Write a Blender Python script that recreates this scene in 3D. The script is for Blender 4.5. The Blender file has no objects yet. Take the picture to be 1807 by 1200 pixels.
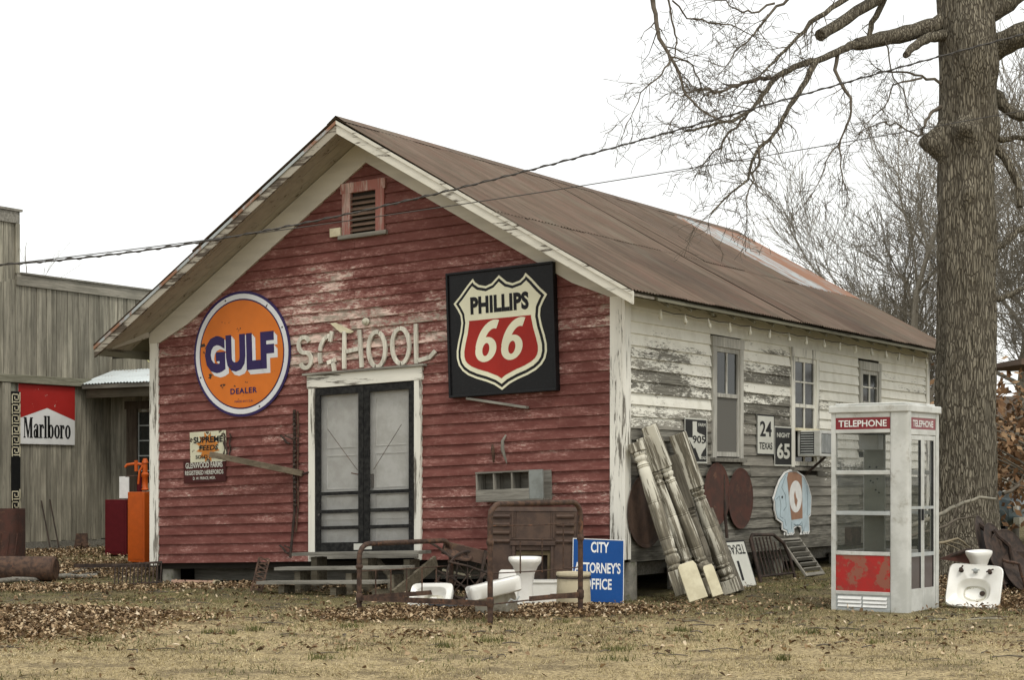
import bpy, math, random
import numpy as np
from mathutils import Vector, Matrix, noise as mnoise
from math import sin, cos, pi, radians
R = random.Random(11)
sc = bpy.context.scene
COL = sc.collection
# ------------------------------------------------------------------ camera
FP, CX, HY, IW, IH = 3110., 903.5, 850., 1807., 1200.
TH = radians(32)
FW = Vector((-sin(TH), cos(TH), 0)); RT = Vector((cos(TH), sin(TH), 0)); UP = Vector((0, 0, 1))
W = 7.35
CAM = Vector((W, 0, 0)) - 20.4*FW - (1100-CX)/FP*20.4*RT; CAM.z = 1.38
cd = bpy.data.cameras.new('camera'); co = bpy.data.objects.new('camera', cd); COL.objects.link(co)
cd.sensor_width = 36; cd.lens = 36*FP/IW; cd.shift_y = (HY-IH/2)/IW; cd.clip_end = 2000
co.matrix_world = Matrix((( RT.x, 0, -FW.x, CAM.x), (RT.y, 0, -FW.y, CAM.y), (0, 1, 0, CAM.z), (0, 0, 0, 1)))
sc.camera = co
# ------------------------------------------------------------------ sky, overcast sun, exposure
SUN_EL, SUN_AZ = radians(56), radians(-38)          # azimuth measured from +x towards +y
world = bpy.data.worlds.new('World'); sc.world = world; world.use_nodes = True
nt = world.node_tree; bg = nt.nodes['Background']
sky = nt.nodes.new('ShaderNodeTexSky'); sky.sky_type = 'NISHITA'; sky.sun_disc = False
sky.sun_elevation = SUN_EL; sky.sun_rotation = pi/2-SUN_AZ; sky.dust_density = 4; sky.air_density = 1.2
mx = nt.nodes.new('ShaderNodeMix'); mx.data_type = 'RGBA'; mx.inputs[0].default_value = .86
mx.inputs[7].default_value = (9.9, 9.95, 9.7, 1)    # the closed cloud layer
nt.links.new(sky.outputs[0], mx.inputs[6]); nt.links.new(mx.outputs[2], bg.inputs[0]); bg.inputs[1].default_value = .125
sd = bpy.data.lights.new('sun', 'SUN'); sd.energy = 1.35; sd.angle = radians(14); sd.color = (1, .96, .88)
so = bpy.data.objects.new('sun', sd); COL.objects.link(so)
sv = Vector((cos(SUN_EL)*cos(SUN_AZ), cos(SUN_EL)*sin(SUN_AZ), sin(SUN_EL)))
so.matrix_world = sv.to_track_quat('Z', 'Y').to_matrix().to_4x4()
vs = sc.view_settings; vs.view_transform = 'Standard'; vs.look = 'None'; vs.gamma = 1; vs.exposure = .10; vs.use_curve_mapping = False

# ------------------------------------------------------------------ placement helpers
def ray(px, py): return FW + (px-CX)/FP*RT - (py-HY)/FP*UP
def dep(px, py, D): return CAM + D*ray(px, py)
def onp(ax, v, px, py):
    d = ray(px, py); return CAM + d*((v-CAM[ax])/d[ax])
def onY(px, py, y=0.): return onp(1, y, px, py)
def onX(px, py, x=W): return onp(0, x, px, py)
def gz(x, y):
    """height of the ground"""
    z = .0
    if y > 1: z += .022*(min(y, 14)-1)
    t = max(0., min(1., (-x-.2)/3.)); s = max(0., min(1., (y+1.5)/4.)); z += .12*t*s
    z += .02*mnoise.noise(Vector((x*.35, y*.35, 1.7))) + .014*mnoise.noise(Vector((x*1.1, y*1.1, 5.))) + .006*mnoise.noise(Vector((x*3.1, y*3.1, 2.)))
    for (cx, cy, rx, ry, h) in PILES:
        q = ((x-cx)/rx)**2+((y-cy)/ry)**2
        if q < 4: z += h*math.exp(-1.6*q)
    return z
PILES = []
def onG(px, py):
    p = onp(2, 0., px, py)
    for _ in range(6): p = onp(2, gz(p.x, p.y), px, py)
    return p
_a = onG(120, 1100); _b = onG(800, 1088); _c = onG(1000, 1082)
PILES = [(_a.x, _a.y, 2.3, .9, .10), (_b.x, _b.y, .7, .3, .03), (_c.x, _c.y, .7, .35, .03)]
def fr(o, u, v, n): return Matrix(((u.x, v.x, n.x, o.x), (u.y, v.y, n.y, o.y), (u.z, v.z, n.z, o.z), (0, 0, 0, 1)))
X, Y, Z = Vector((1, 0, 0)), Vector((0, 1, 0)), Vector((0, 0, 1))
def front(p, off=.03): return fr(Vector((p.x, -off, p.z)), X, Z, -Y)       # local x right, y up, z out of the front wall
def side(p, off=.03): return fr(Vector((W+off, p.y, p.z)), Y, Z, X)
def facing(p, yaw=0, tilt=0, roll=0):
    """local x right, y up, z towards the viewer; yaw turns to the right, tilt leans back"""
    return (Matrix.Translation(p) @ Matrix.Rotation(radians(yaw), 4, 'Z') @ fr(Vector((0, 0, 0)), RT, UP, -FW)
            @ Matrix.Rotation(radians(-tilt), 4, 'X') @ Matrix.Rotation(radians(roll), 4, 'Z'))

# ------------------------------------------------------------------ mesh builder
class MB:
    def __init__(s, fn=None): s.v = []; s.f = []; s.M = None; s.fn = fn
    def add(s, vs, fs):
        o = len(s.v)
        for p in vs:
            p = Vector(p)
            if s.M is not None: p = s.M @ p
            if s.fn: p = s.fn(p)
            s.v.append((p.x, p.y, p.z))
        s.f += [tuple(i+o for i in q) for q in fs]
        return s
    def hull8(s, P): return s.add(P, [(0, 3, 2, 1), (4, 5, 6, 7), (0, 1, 5, 4), (1, 2, 6, 5), (2, 3, 7, 6), (3, 0, 4, 7)])
    def box(s, x0, x1, y0, y1, z0, z1):
        return s.hull8([(x0, y0, z0), (x1, y0, z0), (x1, y1, z0), (x0, y1, z0), (x0, y0, z1), (x1, y0, z1), (x1, y1, z1), (x0, y1, z1)])
    def beam(s, p, q, w, h, up=Z):
        p, q = Vector(p), Vector(q); d = (q-p).normalized(); up = Vector(up)
        a = d.cross(up)
        if a.length < 1e-4: a = d.cross(X)
        a.normalize(); b = a.cross(d)
        a *= w/2; b *= h/2
        return s.hull8([p-a-b, p+a-b, q+a-b, q-a-b, p-a+b, p+a+b, q+a+b, q-a+b])
    def tube(s, pts, rad, n=8, cap=True):
        pts = [Vector(p) for p in pts]; m = len(pts)
        if not hasattr(rad, '__len__'): rad = [rad]*m
        vs = []; prev = None
        for i, p in enumerate(pts):
            t = (pts[min(i+1, m-1)]-pts[max(i-1, 0)])
            t = t.normalized() if t.length > 1e-9 else Z.copy()
            if prev is None:
                a = t.cross(Z if abs(t.z) < .9 else X).normalized()
            else:
                a = prev - t*prev.dot(t); a = a.normalized() if a.length > 1e-6 else t.orthogonal().normalized()
            prev = a; b = t.cross(a)
            for k in range(n):
                an = 2*pi*k/n; vs.append(p + (a*cos(an)+b*sin(an))*rad[i])
        fs = [(i*n+k, i*n+(k+1) % n, (i+1)*n+(k+1) % n, (i+1)*n+k) for i in range(m-1) for k in range(n)]
        if cap: fs += [tuple(range(n-1, -1, -1)), tuple(range((m-1)*n, m*n))]
        return s.add(vs, fs)
    def loft(s, rings, cap0=True, cap1=True):
        n = len(rings[0]); vs = [p for r in rings for p in r]
        fs = [(i*n+k, i*n+(k+1) % n, (i+1)*n+(k+1) % n, (i+1)*n+k) for i in range(len(rings)-1) for k in range(n)]
        if cap0: fs.append(tuple(range(n-1, -1, -1)))
        if cap1: fs.append(tuple(range((len(rings)-1)*n, len(rings)*n)))
        return s.add(vs, fs)
    def lathe(s, prof, n=16, c=(0, 0), cap=True):
        return s.loft([[(c[0]+r*cos(2*pi*k/n), c[1]+r*sin(2*pi*k/n), z) for k in range(n)] for r, z in prof], cap, cap)
    def prism(s, poly, z0, z1):
        ar = sum(poly[i][0]*poly[(i+1) % len(poly)][1]-poly[(i+1) % len(poly)][0]*poly[i][1] for i in range(len(poly)))
        if ar < 0: poly = poly[::-1]
        return s.loft([[(x, y, z0) for x, y in poly], [(x, y, z1) for x, y in poly]])
    def ring(s, cx, cy, a, b, a2, b2, z0, z1, n=24, t0=0, t1=2*pi):
        full = abs(t1-t0-2*pi) < 1e-6; m = n if full else n+1; vs = []
        for i in range(m):
            t = t0+(t1-t0)*i/n; c, q = cos(t), sin(t)
            vs += [(cx+a*c, cy+b*q, z0), (cx+a*c, cy+b*q, z1), (cx+a2*c, cy+b2*q, z1), (cx+a2*c, cy+b2*q, z0)]
        fs = []
        for i in range(n):
            j = (i+1) % m
            for k in range(4): fs.append((i*4+k, j*4+k, j*4+(k+1) % 4, i*4+(k+1) % 4))
        if not full: fs += [(0, 1, 2, 3), (n*4+3, n*4+2, n*4+1, n*4)]
        return s.add(vs, fs)
    def mesh(s, name, smooth=None):
        me = bpy.data.meshes.new(name); me.from_pydata(s.v, [], s.f)
        if smooth:
            me.shade_smooth(); me.set_sharp_from_angle(angle=radians(smooth))
        me.update(); return me
def se(a, b, e, z, n=32, cx=0, cy=0):
    r = []
    for k in range(n):
        t = 2*pi*(k+.5)/n; c, q = cos(t), sin(t)
        r.append((cx+a*math.copysign(abs(c)**(2/e), c), cy+b*math.copysign(abs(q)**(2/e), q), z))
    return r
def link(name, me, mat, parent=None, M=None):
    o = bpy.data.objects.new(name, me); COL.objects.link(o)
    if mat: me.materials.append(mat) if not me.materials else None
    if parent is not None: o.parent = parent
    if M is not None: o.matrix_local = M
    return o
def part(name, mb, mat, parent, smooth=None, bevel=0, label=None, M=None):
    o = link(name, mb.mesh(name, smooth), mat, parent, M)
    if bevel:
        b = o.modifiers.new('bevel', 'BEVEL'); b.width = bevel; b.segments = 2; b.limit_method = 'ANGLE'; b.angle_limit = radians(35)
    if label: o['label'] = label
    return o
def tag(o, label, cat, group=None):
    o['label'] = label; o['category'] = cat
    if group: o['group'] = group
    return o
def thing(name, label, cat, M=None, group=None):
    o = bpy.data.objects.new(name, None); COL.objects.link(o); o.empty_display_size = .1
    if M is not None: o.matrix_world = M
    return tag(o, label, cat, group)
def solo(name, mb, mat, label, cat, M=None, group=None, smooth=None, bevel=0):
    o = part(name, mb, mat, None, smooth, bevel, None, M); return tag(o, label, cat, group)
def text(body, w, h, mat, parent, pos=(0, 0, 0), bold=0., shear=0., depth=.003, name='lettering', rot=0, space=1.):
    cu = bpy.data.curves.new('t', 'FONT'); cu.body = body; cu.size = 1; cu.offset = bold; cu.shear = shear; cu.resolution_u = 3
    cu.space_character = space
    to = bpy.data.objects.new('t', cu); COL.objects.link(to)
    dg = bpy.context.evaluated_depsgraph_get(); me = bpy.data.meshes.new_from_object(to.evaluated_get(dg))
    bpy.data.objects.remove(to); bpy.data.curves.remove(cu)
    n = len(me.vertices); a = np.empty(n*3, np.float32); me.vertices.foreach_get('co', a); a = a.reshape(-1, 3)
    fs = [tuple(p.vertices) for p in me.polygons]; bpy.data.meshes.remove(me)
    lo, hi = a.min(0), a.max(0); c = (lo+hi)/2; sx = w/(hi[0]-lo[0]); sy = h/(hi[1]-lo[1])
    xs = (a[:, 0]-c[0])*sx; ys = (a[:, 1]-c[1])*sy; cr, sr = cos(rot), sin(rot)
    mb = MB(); mb.v = [(float(pos[0]+x*cr-y*sr), float(pos[1]+x*sr+y*cr), pos[2]+depth) for x, y in zip(xs, ys)]; mb.f = fs
    if mat is None: return mb
    return part(name, mb, mat, parent)

# ------------------------------------------------------------------ materials
class NT:
    def __init__(s, name):
        s.m = bpy.data.materials.new(name); s.m.use_nodes = True; s.t = s.m.node_tree; s.b = s.t.nodes['Principled BSDF']
        s.co = s.t.nodes.new('ShaderNodeTexCoord').outputs['Object']; s.oi = None
    def new(s, k): return s.t.nodes.new(k)
    def L(s, a, b): s.t.links.new(a, b)
    def map(s, sc_=(1, 1, 1), loc=(0, 0, 0)):
        n = s.new('ShaderNodeMapping'); n.inputs['Scale'].default_value = sc_; n.inputs['Location'].default_value = loc
        s.L(s.co, n.inputs[0]); return n.outputs[0]
    def noise(s, scale, st=(1, 1, 1), detail=4, rough=.6, loc=(0, 0, 0), rnd=False, dist=0):
        n = s.new('ShaderNodeTexNoise'); n.inputs['Scale'].default_value = scale; n.inputs['Detail'].default_value = detail
        n.inputs['Roughness'].default_value = rough; n.inputs['Distortion'].default_value = dist
        v = s.map(st, loc)
        if rnd:
            a = s.new('ShaderNodeVectorMath'); a.operation = 'ADD'; c = s.new('ShaderNodeVectorMath'); c.operation = 'SCALE'
            c.inputs[0].default_value = (13, 7, 17); s.L(s.rand(), c.inputs[3]); s.L(v, a.inputs[0]); s.L(c.outputs[0], a.inputs[1]); v = a.outputs[0]
        s.L(v, n.inputs['Vector']); return n.outputs[0]
    def rand(s):
        if s.oi is None: s.oi = s.new('ShaderNodeObjectInfo').outputs['Random']
        return s.oi
    def sep(s):
        n = s.new('ShaderNodeSeparateXYZ'); s.L(s.co, n.inputs[0]); return n.outputs
    def val(s, x, sock):
        if isinstance(x, (int, float)): sock.default_value = x
        elif isinstance(x, tuple): sock.default_value = (*x, 1) if len(x) == 3 else x
        else: s.L(x, sock)
    def math(s, op, a, b=0., c=None):
        n = s.new('ShaderNodeMath'); n.operation = op; s.val(a, n.inputs[0]); s.val(b, n.inputs[1])
        if c is not None: s.val(c, n.inputs[2])
        return n.outputs[0]
    def ramp(s, x, a, b, lo=0., hi=1., smooth=True):
        n = s.new('ShaderNodeMapRange'); n.interpolation_type = 'SMOOTHSTEP' if smooth else 'LINEAR'
        s.val(x, n.inputs[0]); n.inputs[1].default_value = a; n.inputs[2].default_value = b; n.inputs[3].default_value = lo; n.inputs[4].default_value = hi
        return n.outputs[0]
    def mix(s, f, a, b, mode='MIX'):
        n = s.new('ShaderNodeMix'); n.data_type = 'RGBA'; n.blend_type = mode
        s.val(f, n.inputs[0]); s.val(a, n.inputs[6]); s.val(b, n.inputs[7]); return n.outputs[2]
    def bump(s, h, st=.3, d=.01, prev=None):
        n = s.new('ShaderNodeBump'); n.inputs['Strength'].default_value = st; n.inputs['Distance'].default_value = d
        s.L(h, n.inputs['Height'])
        if prev is not None: s.L(prev, n.inputs['Normal'])
        return n.outputs[0]
    def out(s, col, rough=.8, normal=None, metal=0., spec=None):
        s.val(col, s.b.inputs['Base Color']); s.val(rough, s.b.inputs['Roughness']); s.val(metal, s.b.inputs['Metallic'])
        if spec is not None: s.b.inputs['Specular IOR Level'].default_value = spec
        if normal is not None: s.L(normal, s.b.inputs['Normal'])
        return s.m
def speck(name, c1, c2, scale=12, st=(1, 1, 1), lo=.4, hi=.6, rough=.7, bump=.15, metal=0., rndv=.12, spec=.3, c3=None, s3=5, lo3=.58, hi3=.66):
    """two-tone mottled surface, optional third colour in patches (rust, dirt)"""
    n = NT(name); a = n.noise(scale, st, 6, .65, rnd=True)
    col = n.mix(n.ramp(a, lo, hi), c1, c2)
    fine = n.noise(scale*7, st, 3, .6)
    if c3 is not None: col = n.mix(n.ramp(n.math('ADD', n.noise(s3, st, 6, .7, (3, 1, 4), True), n.math('MULTIPLY', fine, .12)), lo3+.06, hi3+.06), col, c3)
    if rndv:
        k = n.math('MULTIPLY_ADD', n.rand(), rndv*2, 1-rndv); col = n.mix(1., col, n.vec3(k) if hasattr(n, 'vec3') else k, 'MULTIPLY')
    return n.out(col, rough, n.bump(n.math('ADD', a, n.math('MULTIPLY', fine, .4)), bump, .01), metal, spec)
def wood(name, c1, c2, axis=0, rough=.9, dark=.25, scale=1., rndv=.2):
    """weathered timber, grain running along an axis of the object"""
    st = [26*scale]*3; st[axis] = 1.6*scale; st = tuple(st)
    n = NT(name); g = n.noise(1, st, 6, .7, rnd=True); g2 = n.noise(3.2, st, 3, .6, rnd=True); big = n.noise(1.4*scale, (1, 1, 1), 3, .5, rnd=True)
    col = n.mix(n.ramp(g, .35, .65), c1, c2); col = n.mix(n.ramp(big, .35, .7, 0, .5), col, tuple(x*.62 for x in c1))
    crack = n.ramp(g2, .60, .72); col = n.mix(n.math('MULTIPLY', crack, .75), col, tuple(x*dark for x in c1))
    k = n.math('MULTIPLY_ADD', n.rand(), rndv*2, 1-rndv); col = n.mix(1., col, k, 'MULTIPLY')
    return n.out(col, rough, n.bump(n.math('SUBTRACT', g, n.math('MULTIPLY', crack, .8)), .5, .004), spec=.2)
def plain(name, c, rough=.6, metal=0., spec=.4):
    n = NT(name); a = n.noise(9, detail=5); col = n.mix(n.ramp(a, .3, .75), tuple(x*.88 for x in c), tuple(min(1, x*1.06) for x in c))
    return n.out(col, rough, None, metal, spec)
def siding_front():
    n = NT('peeling_red_paint'); x, y, z = n.sep()
    fine = n.noise(1, (14, 40, 48), 7, .76, rnd=True); mid = n.noise(1, (2.2, 7, 8), 5, .65, rnd=True); big = n.noise(.55, (1, 1, 1.5), 3, .5, loc=(2, 0, 5))
    col = n.mix(n.ramp(mid, .3, .7), (.122, .041, .034), (.205, .082, .069))
    col = n.mix(n.math('MULTIPLY_ADD', n.rand(), .5, 0.), col, (.15, .060, .049))
    # the worn belt above the door and beside the large square sign
    band = n.math('MULTIPLY', n.ramp(z, 2.5, 3.1), n.ramp(z, 3.8, 4.4, 1, 0)); cx = n.math('MULTIPLY', n.ramp(x, 1.4, 2.8), n.ramp(x, 4.6, 5.4, 1, .45))
    belt = n.math('MULTIPLY', band, cx); low = n.ramp(z, .9, 2.4, .35, 1.)
    w = n.math('ADD', fine, n.math('MULTIPLY', n.math('SUBTRACT', mid, .5), .68)); w = n.math('ADD', w, n.math('MULTIPLY', n.math('SUBTRACT', big, .5), .5))
    w = n.math('ADD', w, n.math('MULTIPLY', belt, .155)); top = n.ramp(z, 3.8, 4.6, 0, -.10); w = n.math('ADD', w, top); w = n.math('ADD', w, n.math('MULTIPLY', n.math('SUBTRACT', low, 1), .07))
    w = n.math('ADD', w, n.math('MULTIPLY', n.math('SUBTRACT', n.rand(), .5), .12))
    thin = n.ramp(w, .50, .68, 0, .68); col = n.mix(thin, col, (.40, .215, .185))
    chip = n.ramp(w, .665, .70); pal = n.mix(n.ramp(n.noise(5, (1, 3, 3), 4, .6), .4, .62), (.66, .50, .43), (.30, .26, .21))
    col = n.mix(chip, col, pal)
    col = n.mix(n.ramp(n.noise(1, (9, 30, 30), 4, .7, loc=(3, 8, 1)), .52, .66, 0, .35), col, (.30, .16, .135))
    g = n.noise(1, (3, 60, 60), 4, .7, rnd=True)
    return n.out(col, .75, n.bump(n.math('MULTIPLY', chip, -1), .5, .003, n.bump(g, .35, .003)), spec=.1)
def siding_side():
    n = NT('peeling_white_paint'); x, y, z = n.sep()
    fine = n.noise(1, (60, 11, 60), 7, .78, rnd=True); mid = n.noise(1, (8, 1.5, 9), 5, .65, rnd=True); big = n.noise(.8, (1, 1, 1.6), 4, .55, loc=(7, 3, 2))
    g = n.noise(1, (60, 2.4, 70), 5, .7, rnd=True); st = n.noise(1, (20, 5, 2), 3, .6, loc=(5, 5, 5))
    bare = n.mix(n.ramp(g, .3, .7), (.075, .07, .058), (.27, .257, .215)); bare = n.mix(n.ramp(mid, .42, .66, 0, .7), bare, (.05, .047, .04))
    bare = n.mix(n.ramp(n.rand(), .2, .9, 0, .45), bare, (.33, .31, .265))
    paint = n.mix(n.ramp(st, .4, .7, 0, .5), (.78, .765, .68), (.60, .58, .49))
    cov = n.math('MULTIPLY', n.ramp(z, 2.75, 3.35, 0.02, .22, False), 1.)
    farr = n.ramp(y, 4.8, 6.6, 0, .16); lowb = n.ramp(z, 1.75, 2.3, -.34, 0); lowf = n.ramp(z, 1.1, 1.75, -.45, 0)
    c = n.math('ADD', n.math('MAXIMUM', cov, farr), n.math('MINIMUM', n.math('ADD', lowb, n.ramp(y, 4.8, 6.4, 0, .34)), 0.)); c = n.math('ADD', c, lowf)
    w = n.math('ADD', n.math('MULTIPLY', fine, .75), n.math('MULTIPLY', mid, .55)); w = n.math('ADD', w, n.math('MULTIPLY', big, .32)); w = n.math('ADD', w, c)
    w = n.math('ADD', w, n.math('MULTIPLY', n.math('SUBTRACT', n.rand(), .5), .19))
    chipn = n.ramp(n.noise(1, (30, 14, 46), 4, .8, loc=(2, 9, 4), rnd=True), .62, .72, 0, .16); w = n.math('SUBTRACT', w, chipn); f = n.ramp(w, .812, .84); edge = n.ramp(w, .74, .82, 0, .3)
    col = n.mix(edge, bare, (.5, .48, .41)); col = n.mix(f, col, paint)
    return n.out(col, .85, n.bump(f, .5, .003, n.bump(g, .4, .003)), spec=.1)
def trim(name='white_trim', axis=2, amt=.0, c=(.74, .725, .64), under=(.27, .25, .21)):
    st = [34.]*3; st[axis] = 2.2; st2 = [8.]*3; st2[axis] = 1.2
    n = NT(name); fine = n.noise(1, tuple(st), 6, .7, rnd=True); mid = n.noise(1, tuple(st2), 5, .6, rnd=True)
    w = n.math('ADD', n.math('MULTIPLY', fine, .6), n.math('MULTIPLY', mid, .7)); f = n.ramp(w, .70-amt, .75-amt)
    col = n.mix(n.ramp(mid, .35, .65), c, tuple(v*.86 for v in c)); col = n.mix(f, col, n.mix(n.ramp(fine, .4, .6), under, tuple(v*.55 for v in under)))
    return n.out(col, .8, n.bump(f, -.5, .003), spec=.2)
def rust_roof():
    n = NT('rusted_roof_metal'); x, y, z = n.sep()
    a = n.noise(1, (1.1, 7, 1.1), 5, .65, rnd=True); b = n.noise(1, (.8, 26, .8), 4, .6); c = n.noise(9, (1, 3, 1), 5, .7)
    col = n.mix(n.ramp(a, .32, .68), (.105, .078, .055), (.165, .118, .088)); col = n.mix(n.ramp(b, .45, .7, 0, .5), col, (.085, .062, .045))
    col = n.mix(n.ramp(c, .5, .75, 0, .6), col, (.16, .10, .072)); col = n.mix(n.ramp(n.noise(1, (.5, 10, .5), 4, .6, loc=(9, 2, 2)), .58, .72, 0, .45), col, (.21, .18, .145))
    big = n.noise(1, (.9, 1.6, .9), 5, .65, loc=(4, 1, 7)); col = n.mix(n.ramp(big, .52, .66, 0, .6), col, (.145, .09, .066)); col = n.mix(n.ramp(big, .46, .34, 0, .5), col, (.15, .13, .095))
    k = n.math('MULTIPLY_ADD', n.rand(), .3, .85); col = n.mix(1., col, k, 'MULTIPLY')
    return n.out(col, .8, n.bump(c, .15, .004), spec=.2)
def galv(name, rust=.0, base=(.52, .56, .57)):
    n = NT(name); a = n.noise(1, (1, 9, 1), 5, .6, rnd=True); c = n.noise(4, (1, 2, 1), 5, .65, rnd=True)
    col = n.mix(n.ramp(a, .3, .7), base, tuple(v*.8 for v in base)); f = n.ramp(n.math('ADD', a, n.math('MULTIPLY', c, .5)), .80-rust, .9-rust)
    col = n.mix(f, col, (.26, .13, .075)); return n.out(col, .55, None, .15, .4)
def bark():
    n = NT('furrowed_bark'); x, y, z = n.sep()
    g = n.noise(1, (17, 17, 2.6), 6, .72, dist=.4); g2 = n.noise(1, (45, 45, 9), 4, .6); big = n.noise(1.4, detail=3)
    vo = n.new('ShaderNodeTexVoronoi'); vo.feature = 'DISTANCE_TO_EDGE'; vo.inputs['Scale'].default_value = 1; nn = n.new('ShaderNodeVectorMath'); nn.operation = 'MULTIPLY_ADD'
    nz = n.new('ShaderNodeTexNoise'); nz.inputs['Scale'].default_value = 5; n.L(n.co, nz.inputs['Vector']); n.L(nz.outputs['Color'], nn.inputs[0]); nn.inputs[1].default_value = (1.6, 1.6, 1.2); n.L(n.map((34, 34, 4.5)), nn.inputs[2]); n.L(nn.outputs[0], vo.inputs['Vector'])
    cr = n.ramp(vo.outputs['Distance'], .0, .20, .1, 1.)
    col = n.mix(n.ramp(g, .34, .62), (.085, .073, .052), (.26, .232, .175)); col = n.mix(n.ramp(g2, .4, .7, 0, .55), col, (.33, .30, .235))
    col = n.mix(n.math('SUBTRACT', 1., cr), col, (.06, .05, .038)); col = n.mix(n.ramp(big, .45, .7, 0, .4), col, (.12, .105, .08))
    h = n.math('ADD', n.math('MULTIPLY', g, .8), n.math('MULTIPLY', cr, .7)); return n.out(col, .95, n.bump(h, .9, .03), spec=.1)
def ground_mat():
    n = NT('dry_grass_ground')
    a = n.noise(.45, detail=5, rough=.6); b = n.noise(2.3, detail=6, rough=.65, loc=(4, 4, 4)); f = n.noise(26, detail=6, rough=.75); ff = n.noise(90, detail=4, rough=.7); x, y, z = n.sep()
    col = n.mix(n.ramp(f, .42, .58), (.19, .145, .08), (.54, .43, .24)); col = n.mix(n.ramp(b, .48, .62, 0, .75), col, (.13, .10, .06))
    # towards the building the turf is darker and greener
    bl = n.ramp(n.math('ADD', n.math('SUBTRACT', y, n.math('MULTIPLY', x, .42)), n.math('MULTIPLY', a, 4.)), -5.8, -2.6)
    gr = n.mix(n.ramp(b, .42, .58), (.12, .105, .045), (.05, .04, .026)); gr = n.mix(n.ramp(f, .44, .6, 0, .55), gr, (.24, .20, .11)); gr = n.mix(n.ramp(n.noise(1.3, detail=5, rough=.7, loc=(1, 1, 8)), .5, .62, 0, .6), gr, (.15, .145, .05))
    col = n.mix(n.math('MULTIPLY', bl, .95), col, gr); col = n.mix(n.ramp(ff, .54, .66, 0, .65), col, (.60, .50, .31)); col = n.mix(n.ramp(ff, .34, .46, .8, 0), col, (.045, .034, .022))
    return n.out(col, .95, n.bump(n.math('ADD', f, ff), .7, .02), spec=.1)
def attr_mat(name, stops, rough=.9):
    n = NT(name); at = n.new('ShaderNodeAttribute'); at.attribute_name = 'rnd'
    cr = n.new('ShaderNodeValToRGB'); cr.color_ramp.interpolation = 'LINEAR'; e = cr.color_ramp.elements
    e[0].position = stops[0][0]; e[0].color = (*stops[0][1], 1); e[1].position = stops[-1][0]; e[1].color = (*stops[-1][1], 1)
    for p, c in stops[1:-1]: k = e.new(p); k.color = (*c, 1)
    n.L(at.outputs['Fac'], cr.inputs[0]); return n.out(cr.outputs[0], rough, spec=.15)
def glass(name, c=(.06, .07, .07), rough=.08, alpha=.35):
    n = NT(name); n.out(c, rough, spec=.6); n.b.inputs['Alpha'].default_value = alpha
    return n.m
M_RED = siding_front(); M_SIDE = siding_side()
M_TRIM = trim(); M_TRIMX = trim('white_trim_level', 0, .0); M_TRIMY = trim('white_trim_long', 1, -.04, (.66, .64, .56))
M_CORNER = trim('corner_trim', 2, .01, (.78, .765, .69))
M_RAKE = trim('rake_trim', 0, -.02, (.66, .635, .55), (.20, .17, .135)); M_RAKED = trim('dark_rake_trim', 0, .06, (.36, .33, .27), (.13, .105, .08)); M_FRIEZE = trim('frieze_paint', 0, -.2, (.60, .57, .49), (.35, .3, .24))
M_SOFFIT = trim('soffit_paint', 0, -.06, (.43, .395, .33), (.22, .185, .145)); M_EAVE = trim('eave_board_shaded', 1, -.04, (.21, .20, .145), (.12, .105, .08))  # eave boards: shade under the roof edge put into the dark olive colour
M_ROOF = rust_roof(); M_GALV = galv('galvanised_sheet', .07, (.40, .43, .43)); M_GALVR = galv('rusting_sheet', .17, (.27, .26, .235)); M_GALV2 = galv('pale_corrugated_sheet', -.06, (.60, .65, .65))
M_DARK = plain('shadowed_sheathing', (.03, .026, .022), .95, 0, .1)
M_BLACK = speck('black_painted_wood', (.012, .012, .012), (.028, .028, .026), 20, (1, 1, 1), rough=.7, c3=(.11, .10, .09), lo3=.66, hi3=.7, spec=.12)
M_DOOR = speck('white_door_paint', (.62, .615, .58), (.52, .51, .47), 4, rough=.6, bump=.05, c3=(.27, .25, .22), s3=2.5, lo3=.68, hi3=.85)
M_VENTF = trim('worn_red_frame', 2, .06, (.36, .15, .125), (.64, .46, .40)); M_LOUV = wood('louvre_wood', (.26, .18, .13), (.16, .10, .075), 0)
M_GREY = wood('grey_weathered_wood', (.17, .16, .135), (.30, .285, .245), 0); M_GREYY = wood('grey_wood_upright', (.33, .32, .28), (.52, .505, .45), 2, rndv=.16)
M_GREYL = wood('grey_wood_local_y', (.17, .16, .135), (.33, .31, .265), 1); M_BARN = wood('barn_board_wood', (.185, .172, .135), (.36, .335, .265), 2, rndv=.22, scale=.8)
M_CONC = speck('mossy_concrete', (.22, .21, .18), (.30, .285, .24), 9, c3=(.12, .125, .07), lo3=.55)
M_IRON = speck('rusty_iron', (.045, .028, .021), (.10, .058, .038), 14, rough=.75, bump=.3, metal=.1, c3=(.16, .075, .04), s3=9)
M_IRON2 = speck('dark_rusted_iron', (.03, .022, .018), (.06, .04, .03), 10, rough=.8, bump=.3)
M_RUSTR = speck('red_rusted_sheet', (.085, .036, .026), (.058, .031, .024), 6, rough=.85, bump=.15, c3=(.13, .065, .04), s3=4)
M_STOVE = speck('brown_cast_iron', (.055, .034, .025), (.085, .052, .036), 6, rough=.6, bump=.15, c3=(.16, .11, .05), s3=3, lo3=.62, hi3=.8)
M_PORC = speck('white_porcelain', (.83, .82, .77), (.78, .77, .71), 4, rough=.18, bump=.0, spec=.6, c3=(.55, .43, .24), s3=3, lo3=.66, hi3=.9)
M_PORC2 = speck('stained_porcelain', (.62, .60, .50), (.50, .48, .38), 6, rough=.3, bump=.02, c3=(.22, .20, .12), s3=8, lo3=.56, hi3=.7)
M_ENAM = speck('chipped_enamel_back', (.40, .38, .31), (.24, .21, .16), 6, rough=.6, c3=(.10, .09, .06), s3=5, lo3=.5)
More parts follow.
